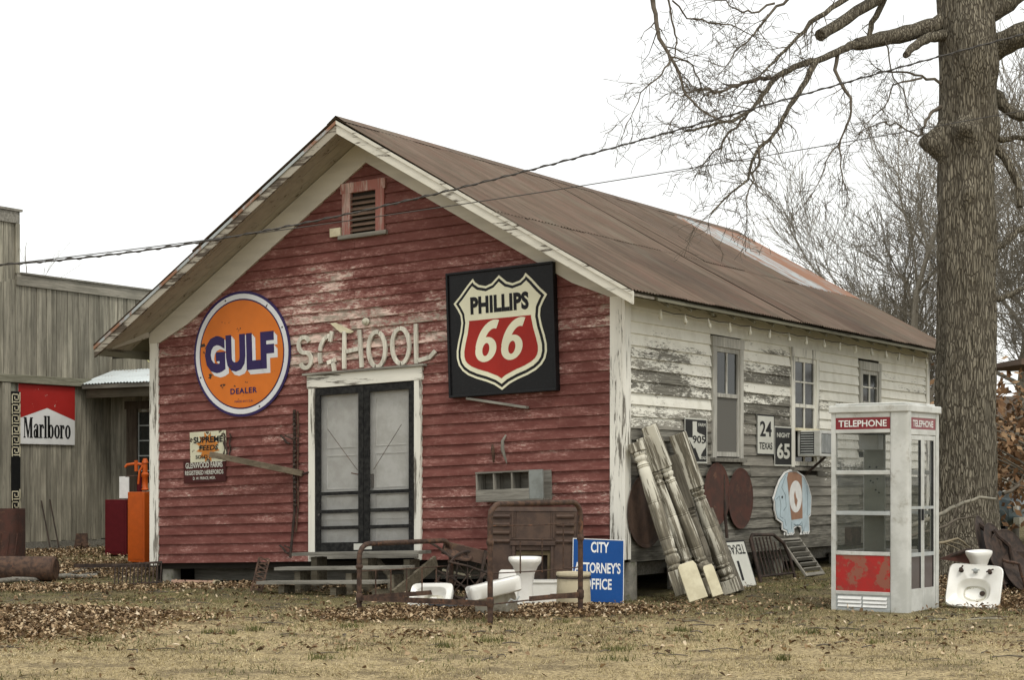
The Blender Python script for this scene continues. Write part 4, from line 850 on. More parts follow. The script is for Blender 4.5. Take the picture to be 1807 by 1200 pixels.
for P in ([(-.22, .60), (-.32, .3), (-.22, .1), (-.2, -.2), (-.27, -.3)], [(-.46, -.0), (-.38, .08), (-.34, -.15), (-.36, -.45), (-.28, -.5)], [(-.24, -.52), (-.2, -.7)], [(.36, .35), (.38, .0), (.37, -.45)], [(-.05, -.6), (-.06, -.8)], [(.0, -.66), (.12, -.72), (.2, -.64)], [(.22, -.6), (.24, -.8)]):
    m = strip(EP(P), .012, .0015); part('painted_line', m, M_ELG, el, M=Matrix.Translation((0, 0, .0225)))
for x in (-.24, -.10, -.05, .27, .33, .39): part('toe', MB().prism([((x+.02*cos(t*pi/4))*ew, (-.90+.04*sin(t*pi/4)+.09)/1.72*eh) for t in range(8)], .022, .0235), M_WHITE, el)
part('eye', MB().prism([((-.30+.02*cos(t*pi/4))*ew, (.05+.04*sin(t*pi/4)+.09)/1.72*eh) for t in range(8)], .022, .0235), M_INK, el)
# louvred panel leaning
def lean_frame(foot, top, wdir): # local x along wdir, local y from foot to top
    v = (top-foot); v.y = 0; v.normalize(); u = wdir.normalized(); n = u.cross(v).normalized(); return fr(foot, u, v, n)
b = onX(1392, 952, W+.04); a = Vector((W+.42, b.y, gz(W+.42, b.y)))
lv = thing('louvred_shutter', 'small grey wooden louvred shutter leaning under the elephant board', 'shutter', lean_frame(a, b, Y))
L_ = (b-a).length
part('stile', MB().box(-.33, -.30, 0, L_, 0, .03), M_GREYL, lv); part('stile', MB().box(.30, .33, 0, L_, 0, .03), M_GREYL, lv); part('rail', MB().box(-.30, .30, 0, .05, .002, .028), M_GREY, lv); part('rail', MB().box(-.30, .30, L_-.03, L_, .002, .028), M_GREY, lv)
for k in range(1, 7): part('slat', MB().hull8([(-.30, L_*k/7.2, .0), (.30, L_*k/7.2, .0), (.30, L_*k/7.2+.02, .05), (-.30, L_*k/7.2+.02, .05), (-.30, L_*k/7.2+.012, -.004), (.30, L_*k/7.2+.012, -.004), (.30, L_*k/7.2+.034, .046), (-.30, L_*k/7.2+.034, .046)]), M_GREY, lv)
# iron bed end on the side
a = ground_at(1318, 23.0); a.x = W+.28; a.y = 3.25; a.z = gz(a.x, a.y)
be = thing('iron_gate_section', 'low rusty iron bed end with close bars leaning under the side wall', 'bed end', fr(a, Y, (Z*1-X*.25).normalized(), Y.cross((Z-X*.25).normalized())))
part('hoop', MB().tube([(0, 0, 0), (-.02, .58, 0), (.08, .64, 0), (.75, .62, 0), (1.02, .50, 0), (1.12, .30, 0), (1.14, .0, 0)], .024, 8), M_IRON2, be, 50)
for k in range(9): part('bar', MB().tube([(.06+.115*k, .06, 0), (.04+.115*k, .60-.012*max(0, k-5)*k, 0)], .011, 6), M_IRON2, be)
part('lower_bar', MB().tube([(0, .08, 0), (1.13, .08, 0)], .016, 6), M_IRON2, be)
# upside down route sign
a = ground_at(1298, 21.2); t = thing('fallen_road_sign', 'white route sign standing upside down behind the leaning columns', 'sign', facing(a+UP*.0, 40, 14, 3))
t.matrix_world = fr(Vector((W+.36, 2.65, gz(W+.3, 2.6))), Y, (Z-X*.32).normalized(), Y.cross((Z-X*.32).normalized()))
part('plate', MB().box(-.31, .31, 0, .62, -.004, 0), M_ROADW, t); part('border', MB().box(-.31, .31, .60, .62, 0, .002).box(.29, .31, 0, .6, 0, .002).box(-.31, -.29, 0, .6, 0, .002), M_INK, t)
text('TEXAS', .50, .13, M_INK, t, (.0, .50, .0005), bold=.015, rot=pi, depth=.001); text('1', .07, .26, M_INK, t, (-.06, .22, .0005), bold=.02, rot=pi, depth=.001)
# ================================================================== turned porch columns leaning on the side wall
def column(foot, top, lab, mat, sq_top=.28, sq_bot=.24, r=.075, seed=0, name='porch_column'):
    v = top-foot; L = v.length; vz = v.normalized(); ux = X.cross(vz).normalized() if abs(vz.x) < .9 else Y.cross(vz).normalized(); uy = vz.cross(ux)
    rot = R.uniform(.1, .6); ux, uy = ux*cos(rot)+uy*sin(rot), uy*cos(rot)-ux*sin(rot)
    t = thing(name, lab, 'column', fr(foot, ux, uy, vz), 'turned porch columns leaning on the side wall')
    s_ = r*1.0
    part('foot_block', MB().box(-s_, s_, -s_, s_, 0, L*sq_bot), mat, t, bevel=.008)
    a, b = L*sq_bot+.001, L*(1-sq_top)-.001; pr = []
    def rel(u): return a+(b-a)*u
    prof = [(0, .8), (.012, .98), (.025, 1.0), (.035, .8), (.045, .68), (.06, .9), (.09, 1.03), (.12, .95), (.135, .72), (.145, .92), (.16, .95), (.17, .80), (.19, .86), (.25, .95), (.255, .88), (.265, .96), (.27, .88), (.28, .97), (.40, 1.0), (.50, .99), (.56, .97), (.565, .9), (.575, .97), (.58, .9), (.59, .96), (.70, .92), (.80, .86), (.86, .82), (.865, .74), (.875, .86), (.88, .76), (.89, .9), (.90, .72), (.915, .66), (.93, .86), (.95, .95), (.965, .78), (.975, .92), (.99, .96), (1., .8)]
    part('turned_shaft', MB().lathe([(r*1.0*k, rel(u)) for u, k in prof], 20), mat, t, 50)
    if sq_top > 0: part('head_block', MB().box(-s_, s_, -s_, s_, L*(1-sq_top), L), mat, t, bevel=.008)
    return t
def cpos(fp, tp, D, tx=W+.09, fz_=None):
    f_ = dep(fp[0], fp[1], D); 
    f_ = onG(*fp) if fz_ is None else dep(fp[0], fp[1], D)
    return f_, onX(tp[0], tp[1], tx)
cols = [((1207, 1050), (1122, 782), 'weathered turned column with splintered top, leftmost of the leaning ones', M_POST, .06, .16, .085),
        ((1232, 1048), (1135, 772), 'thin turned column tucked second from the left', M_POST, .22, .12, .07),
        ((1258, 1046), (1145, 752), 'pale turned column reaching highest, third from the left', M_POST, .25, .10, .082),
        ((1262, 1040), (1184, 806), 'short turned column with olive tinted square top in the middle', M_POSTD, .40, .10, .085),
        ((1292, 1046), (1195, 766), 'turned column with broad pale square head, rightmost of the leaning ones', M_POST, .34, .0, .095)]
for i, (fp, tp, lab, mt, sqt, sqb, rr_) in enumerate(cols):
    f_ = onG(*fp); f_.x = W+.72-.05*(i % 2); q = dep(fp[0], fp[1], 1); d = ray(fp[0], fp[1]); k = (f_.x-CAM.x)/d.x; f_ = CAM+d*k; f_.z = max(f_.z, gz(f_.x, f_.y)) ; 
    column(f_, onX(tp[0], tp[1], W+.06+rr_), lab, mt, sqt, max(sqb, .08), rr_)
for (px, py, tx, ty, w_, lab) in ((1233, 1059, 1210, 994, .105, 'broad pale flat board end leaning on the column feet'), (1267, 1052, 1248, 998, .062, 'narrow pale flat board end beside the broad one')):
    a = onX(px, py, W+1.02); a.z = max(a.z, gz(a.x, a.y)); b = dep(tx, ty, (a-CAM).dot(FW)+.10)
    v = (b-a); L = v.length; vz = v.normalized(); u = RT.copy(); u = (u-vz*u.dot(vz)).normalized(); n = u.cross(vz)
    solo('flat_board', MB().prism([(-w_*1.05, 0), (w_*1.05, 0), (w_, L*.9), (w_*.8, L), (-w_*.75, L), (-w_, L*.93)], -.03, .02), M_CAP, lab, 'board', fr(a, u, vz, n), bevel=.006)
solo('dark_post', MB().beam(onX(1302, 1046, W+.66), onX(1246, 900, W+.16), .14, .12), M_POSTD, 'dark square post lying low against the wall beside the columns', 'post', bevel=.006)
solo('dark_board', MB().beam(onX(1192, 1040, W+.5), onX(1168, 880, W+.12), .20, .05, X), M_POSTD, 'dark board standing behind the pale columns', 'board', bevel=.004)
#@@PART3
# ================================================================== TELEPHONE BOOTH
C0 = dep(1600, 850, 18.35); al = radians(36)
d1 = -RT*cos(al)+FW*sin(al); d2 = RT*sin(al)+FW*cos(al); BW = .86
o_ = C0+d1*BW; o_.z = gz(C0.x, C0.y)-.02
ph = thing('telephone_booth', 'white aluminium telephone booth with red signs and folding door beside the big tree', 'telephone booth', fr(o_, -d1, d2, Z))
def B(name, mb, mat, sm=None, bv=.004, par=None): return part(name, mb, mat, par or ph, sm, bv)
B('corner_post', MB().loft([se(.105, .05, 5, 0, 32, BW-.085, .045), se(.105, .05, 5, 2.12, 32, BW-.085, .045)]), M_ALU, 40, 0)
B('corner_post', MB().box(0, .05, 0, .05, 0, 2.12), M_ALU); B('corner_post', MB().box(BW-.075, BW, BW-.075, BW, 0, 2.12), M_ALU); B('corner_post', MB().box(0, .05, BW-.05, BW, 0, 2.12), M_ALU)
B('roof_cap', MB().box(-.022, BW+.022, -.022, BW+.022, 2.121, 2.20).box(.03, BW-.03, .03, BW-.03, 2.201, 2.225), M_ALU, bv=.012)
xr = BW-.19
# face towards the camera, back face and left face
for (nm, pts) in (('front', 0), ('back', BW-.035), ):
    y0 = pts
    for (za, zb, mt) in ((1.905, 1.945, M_ALU), (1.465, 1.51, M_ALU), (1.035, 1.075, M_ALUD), (.61, .65, M_ALU), (.19, .228, M_ALU), (0, .045, M_ALUD)):
        B('rail', MB().box(.05, xr if y0 == 0 else BW-.075, y0+.004, y0+.034, za, zb), mt)
    x1 = xr if y0 == 0 else BW-.075
    for (za, zb) in ((1.51, 1.905), (1.075, 1.465), (.65, 1.035)):
        B('glass_pane', MB().box(.05, x1, y0+.016, y0+.021, za, zb), M_GLASS, bv=0)
    B('red_panel', MB().box(.05, x1, y0+.012, y0+.024, .228, .61), M_BOOTHRED, bv=0)
    B('vent_plate', MB().box(.05, x1, y0+.014, y0+.022, .045, .19), M_ALUD, bv=0)
    sgn = B('sign_panel', MB().box(.05, x1, y0+.006, y0+.03, 1.946, 2.07), M_TELRED, bv=0); B('rail', MB().box(.05, x1, y0+.004, y0+.034, 2.07, 2.12), M_ALU)
    if y0 == 0:
        m = text('TELEPHONE', .55, .072, None, None, bold=.02); m2 = MB(); m2.v = [((.05+x1)/2+x, .004, 2.008+y) for x, y, z in m.v]; m2.f = m.f; part('lettering', m2, M_WHITE, sgn)
    for c_ in range(2):
        for k in range(3): B('vent_louvre', MB().hull8([(.075+c_*.29, y0+.0, .06+.04*k), (.345+c_*.29, y0+.0, .06+.04*k), (.345+c_*.29, y0+.014, .085+.04*k), (.075+c_*.29, y0+.014, .085+.04*k), (.075+c_*.29, y0-.0, .064+.04*k), (.345+c_*.29, y0-.0, .064+.04*k), (.345+c_*.29, y0+.014, .092+.04*k), (.075+c_*.29, y0+.014, .092+.04*k)]), M_WHITE, bv=0)
for (za, zb) in ((.65, 1.035), (1.075, 1.465), (1.51, 1.905)): B('glass_pane', MB().box(.016, .021, .05, BW-.05, za, zb), M_GLASS, bv=0)
for (za, zb) in ((1.905, 2.12), (1.465, 1.51), (1.035, 1.075), (.61, .65), (.0, .228)): B('rail', MB().box(.004, .034, .05, BW-.05, za, zb), M_ALU)
B('red_panel', MB().box(.012, .024, .05, BW-.05, .228, .61), M_BOOTHRED, bv=0)
# door side
xa = BW-.034; B('door_head', MB().box(xa, BW-.004, .095, BW-.075, 1.885, 1.945), M_ALU); B('door_head', MB().box(xa, BW-.004, .095, BW-.075, 2.065, 2.12), M_ALU)
sgn = B('sign_panel', MB().box(xa+.004, BW-.006, .105, BW-.085, 1.946, 2.064), M_TELRED, bv=0)
m = text('TELEPHONE', .54, .072, None, None, bold=.02); m2 = MB(); m2.v = [(BW-.0035, .438+x, 2.005+y) for x, y, z in m.v]; m2.f = m.f; part('lettering', m2, M_WHITE, sgn)
for k in range(2):
    a = .105+k*.34; b = a+.335; df = B('folding_door', MB().box(xa, BW-.008, a, a+.04, .02, 1.88).box(xa, BW-.008, b-.04, b, .02, 1.88).box(xa, BW-.008, a+.04, b-.04, 1.83, 1.88).box(xa, BW-.008, a+.04, b-.04, .02, .26), M_ALU)
    part('glass_pane', MB().box(xa+.010, xa+.015, a+.04, b-.04, .64, 1.83), M_GLASS, df); part('dark_panel', MB().box(xa+.008, xa+.016, a+.04, b-.04, .26, .60), plain('tinted_panel', (.07, .05, .045), .3), df); part('rail', MB().box(xa+.002, BW-.01, a+.04, b-.04, .60, .64).box(xa+.002, BW-.01, a+.04, b-.04, 1.10, 1.13), M_ALUD, df); part('gasket', MB().box(xa-.004, BW-.012, b-.055, b-.041, .26, 1.83), M_RUBBER, df)
# inside: backboard with bolt holes, shelf, ceiling lamp box
bb = B('backboard', MB().box(.03, .27, BW-.10, BW-.06, .62, 1.92), M_OLIVE)
for (x, z) in ((.10, 1.55), (.18, 1.55), (.11, 1.40), (.19, 1.42), (.17, 1.30), (.21, 1.27), (.14, 1.38)): part('bolt_hole', MB().lathe([(.011, 0), (.011, .004)], 10), M_INK, bb, M=Matrix.Translation((x, BW-.101, z)) @ Matrix.Rotation(pi/2, 4, 'X'))
B('shelf', MB().box(.04, .50, BW-.50, BW-.105, 1.04, 1.07), M_ALU); B('ceiling_box', MB().box(.05, .27, BW-.26, BW-.12, 1.74, 1.90), M_ALUD); B('floor_plate', MB().box(.04, BW-.04, .04, BW-.04, .0, .03), M_ALUD); B('directory_holder', MB().box(.04, .12, .25, .50, .70, .9), M_IRON2)
B('door_handle', MB().box(BW-.008, BW+.015, .40, .425, .98, 1.10), M_RUBBER)

# ================================================================== BIG OAK
TB = dep(1700, 850, 24.0); TB.z = gz(TB.x, TB.y)
oak = thing('oak_tree', 'massive leafless oak with furrowed bark and knots standing right of the schoolhouse', 'tree', Matrix.Translation(TB))
def trunk_mesh():
    n, m = 144, 330; vs = []; H = 12.
    burl = [(-2.5, 5.90, .34, .19, .26), (-2.3, 5.8, .3, .14, .10), (-1.35, 6.0, .30, .13, .17), (-1.0, 5.9, .25, .2, .08), (-1.2, 5.15, .22, .14, .07), (-1.3, 4.3, .35, .2, .03), (-1.2, 7.15, .6, .5, .12), (-.1, 6.1, .5, .3, .10), (-.4, 6.9, .7, .5, .14), (-1.9, 3.3, .3, 1.1, .03)]
    for j in range(m+1):
        z = -.15+(H+.15)*(j/m)**1.05; r0 = .368+.10*math.exp(-max(z, 0)/2.2)+.20*math.exp(-max(z, 0)/.38)-.006*max(0, z-4); 
        if z > 7.0: r0 += .05*min(1, (z-7)/1.)
        if z > 8.5: r0 -= .028*(z-8.5)
        for k in range(n):
            t = 2*pi*k/n; P = Vector((cos(t)*2.6, sin(t)*2.6, z*.8)); r = r0
            r += .03*mnoise.noise(P*.6)*(1+.8*math.exp(-z/.8)); r += .11*math.exp(-max(z, 0)/.35)*max(0, sin(t*5+1))
            q = Vector((cos(t)*r0*15, sin(t)*r0*15, z*2.6)); f = mnoise.noise(q)+.5*mnoise.noise(q*2.1); r += .023*f-.012*max(0, .25-abs(f))*2
            for (bt, bz, bw, bh, ba) in burl:
                dt = (t-bt+pi) % (2*pi)-pi; e = (dt/bw)**2+((z-bz)/bh)**2
                if e < 6: r += ba*math.exp(-e*1.1)*(1+.25*mnoise.noise(P*3))
            vs.append((r*cos(t)+.012*z-.03*max(0, z-3)*.4, r*sin(t), z))
    mb = MB(); mb.v = vs; mb.f = [(j*n+k, j*n+(k+1) % n, (j+1)*n+(k+1) % n, (j+1)*n+k) for j in range(m) for k in range(n)]
    return mb
part('trunk', trunk_mesh(), M_BARK, oak, 80)
TI = Matrix.Translation(-TB)
def wig(P, amp, rg, sub=3):
    """resample a coarse path into a crooked one"""
    out = [P[0]]
    for i in range(len(P)-1):
        a, b = P[i], P[i+1]; L = (b-a).length
        for k in range(1, sub+1):
            q = a.lerp(b, k/sub)
            if k < sub: q = q+Vector((rg.gauss(0, 1), rg.gauss(0, 1), rg.gauss(0, 1)))*L*amp
            out.append(q)
    return out
def twigs(mb, p, d, L, r, lvl, rg, droop=.0, sides=3, spread=.8):
    n = max(3, int(L/.12)); n = min(n, 7); pts = [p]; rad = [r]; q = p.copy(); dd = d.normalized()
    for i in range(n):
        dd = (dd+Vector((rg.gauss(0, .22), rg.gauss(0, .22), rg.gauss(0, .22)-droop))).normalized(); q = q+dd*(L/n); pts.append(q.copy()); rad.append(max(.0033, r*(1-.8*(i+1)/n)))
        if lvl > 0 and rg.random() < .85:
            c = (dd+Vector((rg.gauss(0, spread), rg.gauss(0, spread), rg.gauss(0, spread)))).normalized()
            twigs(mb, q.copy(), c, L*rg.uniform(.35, .7), rad[-1]*.7, lvl-1, rg, droop, 3, spread)
    mb.tube(pts, rad, sides, False)
rg = random.Random(5)
def limb(pp, r0, r1, D0, D1, tw=1.0, lvl=2, tl=.5, droop=.05, name='limb', amp=.05, sub=3, yb=0):
    n = len(pp); P = [dep(x, y, D0+(D1-D0)*(i/(n-1))**1.1) for i, (x, y) in enumerate(pp)]
    Q = wig(P, amp, rg, sub); m = len(Q); rad = [(r0+(r1-r0)*(i/(m-1))**.8)*(1+.08*rg.uniform(-1, 1)) for i in range(m)]
    mb = MB(); mb.M = TI; mb.tube(Q, rad, 12 if r0 > .05 else (7 if r0 > .02 else 5), True)
    o = part(name, mb, M_BARK if r0 > .035 else M_TWIG, oak, 70)
    if tw > 0:
        tb_ = MB(); tb_.M = TI; Lt = sum((Q[i+1]-Q[i]).length for i in range(m-1)); k = int(Lt*9.5*tw)
        for _ in range(k):
            u = rg.uniform(.12, 1)**.7*(m-1.001); i = int(u); p = Q[i].lerp(Q[i+1], u-i); t = (Q[i+1]-Q[i]).normalized()
            d = (t*.9+Vector((rg.gauss(0, .7), rg.gauss(0, .7), rg.gauss(0, .7)-.15))).normalized()
            twigs(tb_, p, d, tl*rg.uniform(.4, 1.3), min(.011, rad[i]*.45), lvl, rg, droop)
        for _ in range(3): twigs(tb_, Q[-1], (Q[-1]-Q[-2]).normalized()+Vector((rg.gauss(0, .3), rg.gauss(0, .3), rg.gauss(0, .3))), tl, .006, lvl, rg, droop)
        t_ = part('twigs', tb_, M_TWIG, o); t_['kind'] = 'stuff'
    return o
limb([(1680, 30), (1640, 48), (1600, 58), (1555, 68), (1511, 78)], .135, .085, 24.0, 23.3, .15, 1, .3, name='limb', amp=.02)
limb([(1513, 78), (1500, 80), (1480, 90), (1440, 107), (1400, 118), (1373, 133), (1360, 147), (1340, 177), (1320, 197), (1293, 213), (1253, 221), (1210, 231)], .062, .012, 23.3, 21.0, 1.1, 2, .45, amp=.02)
limb([(1360, 135), (1330, 142), (1300, 152), (1270, 162), (1240, 158), (1213, 163)], .032, .010, 22.2, 21.2, 1.3, 2, .45)
limb([(1440, 107), (1427, 133), (1410, 163), (1393, 187), (1377, 220), (1363, 240), (1340, 260), (1327, 283), (1320, 317), (1290, 340), (1257, 373)], .045, .010, 22.7, 21.4, 1.2, 2, .42, .08, amp=.02)
limb([(1340, 260), (1338, 293), (1322, 333), (1318, 387)], .018, .006, 21.8, 21.5, 1.2, 2, .35, .1)
limb([(1320, 197), (1300, 225), (1275, 250), (1255, 272), (1240, 290)], .02, .007, 22, 21.4, 1.6, 2, .4, .1)
limb([(1150, -60), (1152, 0), (1158, 37), (1163, 67), (1183, 100), (1200, 133), (1210, 167), (1233, 190), (1267, 210)], .035, .009, 21.0, 20.6, 1.1, 2, .42, .06, amp=.02)
limb([(1183, 103), (1168, 130), (1130, 163), (1113, 207)], .014, .005, 20.8, 20.4, 1.3, 2, .35, .08)
limb([(1183, 100), (1213, 107), (1233, 137), (1242, 165)], .014, .006, 20.8, 21, 1.6, 2, .35, .08)
limb([(1178, -40), (1180, 0), (1190, 50), (1195, 75), (1191, 98)], .018, .008, 21, 20.9, .6, 2, .3)
limb([(1186, 0), (1212, 32), (1250, 40), (1290, 43), (1327, 62)], .012, .007, 21, 21.5, .8, 2, .4)
limb([(1560, -60), (1500, -10), (1480, 5), (1443, 30), (1407, 65), (1373, 100), (1347, 127)], .055, .012, 23, 22.0, .9, 2, .4, amp=.02)
limb([(1367, 5), (1327, 22), (1300, 15), (1265, 0)], .016, .008, 22, 21.5, 1.0, 2, .4)
limb([(1400, -10), (1370, 10), (1337, 50), (1327, 63), (1297, 90), (1280, 118)], .022, .007, 22.4, 21.6, 1.1, 2, .4)
limb([(1600, -50), (1543, 0), (1495, 32), (1447, 62)], .085, .075, 23.6, 22.6, 0, name='cut_limb', amp=.01)
limb([(1565, -30), (1550, 20), (1537, 50), (1530, 70)], .05, .03, 23.4, 23.4, .3, 1, .3)
limb([(1480, 87), (1473, 123), (1487, 153), (1502, 173), (1500, 207), (1483, 247), (1483, 293), (1488, 320)], .030, .007, 23, 22.4, .9, 2, .4, .12, amp=.02)
limb([(1483, 247), (1463, 275), (1450, 310), (1432, 345)], .012, .005, 22.6, 22.3, 1.2, 2, .35, .12)
limb([(1665, 62), (1640, 65), (1622, 75), (1608, 85), (1598, 97)], .085, .045, 23.8, 23.2, .15, 1, .2, name='stub', amp=.02)
limb([(1660, 147), (1627, 133), (1600, 127), (1555, 125), (1545, 118)], .022, .008, 23.8, 23.2, .7, 2, .35)
limb([(1627, 137), (1575, 150), (1560, 190), (1535, 212)], .016, .006, 23.6, 23, .9, 2, .35)
limb([(1560, 70), (1572, 120), (1600, 185), (1620, 215)], .012, .006, 23.4, 23.4, .8, 2, .3, .1)
limb([(1660, 188), (1642, 200), (1632, 222), (1620, 240)], .032, .014, 23.8, 23.4, .4, 1, .3)
limb([(1620, 240), (1590, 222), (1560, 215), (1530, 225), (1500, 255)], .014, .006, 23.4, 23.1, 1.5, 2, .4, .03)
limb([(1735, 95), (1765, 78), (1800, 62), (1850, 40)], .20, .15, 24, 23.5, 0, name='limb', amp=.02)
limb([(1730, 30), (1765, 12), (1800, -15), (1850, -50)], .16, .12, 24, 24, 0, name='limb', amp=.02)
limb([(1752, 165), (1775, 190), (1795, 203), (1830, 205)], .09, .06, 24.1, 23.7, .3, 1, .3, amp=.03)
limb([(1752, 243), (1780, 245), (1830, 244)], .045, .035, 24, 24, .2, 1, .3)
limb([(1755, 255), (1775, 280), (1797, 325), (1800, 365)], .065, .045, 24, 23.8, .1, 1, .3, amp=.02)
limb([(1755, 440), (1775, 425), (1807, 400), (1850, 370)], .05, .04, 24.1, 24.5, .5, 2, .4)
limb([(1755, 528), (1780, 520), (1807, 508), (1850, 500)], .045, .035, 24.1, 24.5, .4, 2, .4)

# ================================================================== bare trees behind the roof
def far_tree(px, D, h, r, seed, lab, lvls=5, spread=.75, lean=0, base=None):
    rr = random.Random(seed); p = dep(px, 850, D); p.z = gz(p.x, p.y) if D < 40 else .3
    t = thing('bare_tree', lab, 'tree', Matrix.Translation(p), 'bare trees beyond the schoolhouse')
    tk, cr_ = MB(), MB()
    def go(q, d, L, r, lv):
        n = 4; pts = [q.copy()]; rad = [r]; dd = d.normalized(); kids = []
        for i in range(n):
            dd = (dd+Vector((rr.gauss(0, .13), rr.gauss(0, .13), rr.gauss(0, .09)+.03))).normalized(); q = q+dd*L/n; pts.append(q.copy()); rad.append(max(.006, r*(1-.42*(i+1)/n)))
            if lv > 0 and (i >= 1 or lv < lvls): kids.append((q.copy(), dd.copy(), rad[-1]))
        (tk if lv == lvls else cr_).tube(pts, rad, 8 if lv == lvls else (5 if lv >= lvls-1 else 3), False)
        if lv > 0:
            for (k, kd, kr) in kids:
                for _ in range(2 if lv > 1 else 2):
                    if rr.random() < (.6 if lv > 2 else .5):
                        c = (kd+Vector((rr.gauss(0, spread), rr.gauss(0, spread), rr.gauss(.12, spread*.7)))).normalized(); go(k, c, L*rr.uniform(.5, .78), kr*.5, lv-1)
            go(q, dd, L*.72, rad[-1], lv-1)
    go(Vector((0, 0, -.2)), Vector((lean, 0, 1)), h*.40, r, lvls)
    part('trunk', tk, M_FARTW, t, 70); part('crown', cr_, M_FARTW, t)['kind'] = 'stuff'
far_tree(1478, 60, 8.6, .15, 3, 'thin bare tree rising above the roof end, leftmost of the background trees', 5, .5)
far_tree(1560, 50, 8.5, .13, 8, 'bare tree with many upright branches behind the roof corner', 5, .5)
far_tree(1640, 46, 11.5, .17, 15, 'tall spreading bare tree right behind the big oak trunk', 5, .58)
far_tree(1780, 44, 12.5, .18, 21, 'tall bare tree at the right edge behind the big oak', 5, .6)
far_tree(1850, 36, 9.5, .17, 4, 'crooked bare tree just right of the big oak trunk', 5, .65, -.1)
far_tree(38, 70, 10.5, .14, 9, 'faint bare tree beyond the corner of the grey plank store', 4, .5)
# brown-leaved young oaks at the right edge
def leafy(px, D, h, rad, n, seed, lab, z0=.3):
    rr = random.Random(seed); p = dep(px, 850, D); p.z = .2; t = thing('leafy_sapling', lab, 'tree', Matrix.Translation(p), 'young oaks holding brown leaves')
    m = MB(); m.tube([(0, 0, -.3), (.05, 0, h*.4), (-.05, .1, h*.9)], [.09, .06, .02], 7)
    for k in range(14): a = rr.uniform(0, 6.28); zz = h*rr.uniform(.25, .9); m.tube([(0, 0, zz), (rad*.5*cos(a), rad*.5*sin(a), zz+.3), (rad*.9*cos(a), rad*.9*sin(a), zz+.5)], [.03, .018, .008], 4)
    part('trunk', m, M_FARTW, t, 70)
    cl = [(rr.uniform(-rad, rad)*.8, rr.uniform(-rad, rad)*.8, h*rr.uniform(.2, 1), rad*rr.uniform(.18, .42)) for _ in range(26)]
    vs = []; fs = []; at = []
    for i in range(n):
        c = rr.choice(cl); q = Vector((c[0]+rr.gauss(0, c[3]), c[1]+rr.gauss(0, c[3]), c[2]+rr.gauss(0, c[3]))); s_ = rr.uniform(.05, .10); u = Vector((rr.gauss(0, 1), rr.gauss(0, 1), rr.gauss(0, 1))).normalized(); v = u.orthogonal().normalized()
        b_ = len(vs); vs += [q-u*s_, q+v*s_*.5, q+u*s_, q-v*s_*.5]; fs.append((b_, b_+1, b_+2, b_+3)); at.append(rr.random())
    mb = MB(); mb.v = [tuple(v) for v in vs]; mb.f = fs; o = part('crown', mb, M_BLEAF, t); a_ = o.data.attributes.new('rnd', 'FLOAT', 'FACE'); a_.data.foreach_set('value', at); o['kind'] = 'stuff'
leafy(1790, 33, 2.9, 1.3, 2200, 1, 'young oak with dense brown leaves right of the big trunk')
leafy(1835, 30, 2.6, 1.2, 1500, 2, 'young oak with brown leaves cut by the right edge of the picture')
leafy(1662, 48, 2.2, 1.2, 900, 3, 'brown leaved young oak glimpsed between the booth and the big trunk')

# ================================================================== far right: cottage, awning, car
p = dep(1850, 850, 46); hs = thing('cottage', 'pale clapboard cottage wall seen behind the car at the right edge', 'house', facing(Vector((p.x, p.y, .2)), 12))
part('wall', MB().box(-1.25, 3, -.3, 2.2, -4, -.02), M_DARK, hs)
for k in range(16): part('siding_board', MB().hull8([(-1.3, -.2+.15*k, 0), (3, -.2+.15*k, 0), (3, -.2+.15*k, .03), (-1.3, -.2+.15*k, .03), (-1.3, -.04+.15*k, 0), (3, -.04+.15*k, 0), (3, -.04+.15*k, .006), (-1.3, -.04+.15*k, .006)]), M_TRIMX, hs)
part('roof', MB().hull8([(-1.7, 2.2, .5), (3.4, 2.2, .5), (3.4, 3.4, -2), (-1.7, 3.4, -2), (-1.7, 2.28, .5), (3.4, 2.28, .5), (3.4, 3.5, -2), (-1.7, 3.5, -2)]), M_ROOF, hs)
part('stair_rail', MB().beam((-1.2, .1, 1.2), (.8, 1.3, 1.2), .07, .07).beam((-1.2, -.4, 1.2), (.8, .8, 1.2), .05, .05), M_GREY, hs)
p = dep(1800, 850, 30); aw = thing('awning_shed', 'dark low shed roof jutting in at the right edge of the picture', 'shed', facing(Vector((p.x, p.y, gz(p.x, p.y))), 10))
part('roof', MB().hull8([(-.22, 3.10, -1.2), (2.5, 3.1, -1.2), (2.5, 3.1, .5), (-.22, 3.1, .5), (-.22, 3.16, -1.2), (2.5, 3.16, -1.2), (2.5, 3.2, .5), (-.22, 3.2, .5)]), M_ROOF, aw); part('beam', MB().box(.1, 2.4, 2.88, 3.09, .2, .3), M_IRON2, aw); part('post', MB().box(1.3, 1.42, 0, 2.9, .2, .3), M_GREYL, aw); part('post', MB().box(2.3, 2.42, 0, 2.9, -1.0, -.9), M_GREYL, aw)
p = dep(1800, 850, 31.5); car = thing('parked_car', 'pale blue grey old car whose front corner shows at the right edge', 'car', facing(Vector((p.x, p.y, gz(p.x, p.y))), 60))
CARP = plain('pale_blue_car_paint', (.15, .20, .215), .3, .2, .5)
def cring(y, w, zt, zb, e=5): return [(q[0], y, q[1]) for q in [(a_[0], (zt+zb)/2+a_[1]) for a_ in [(x, z) for x, z, _ in se(w, (zt-zb)/2, e, 0, 28)]]]
car_t = Matrix.Rotation(pi, 4, 'Z')
def carp(n_, mb, mt, sm=50): return part(n_, mb, mt, car, sm, M=Matrix(((1, 0, 0, 0), (0, 0, 1, 0), (0, -1, 0, 0), (0, 0, 0, 1))))
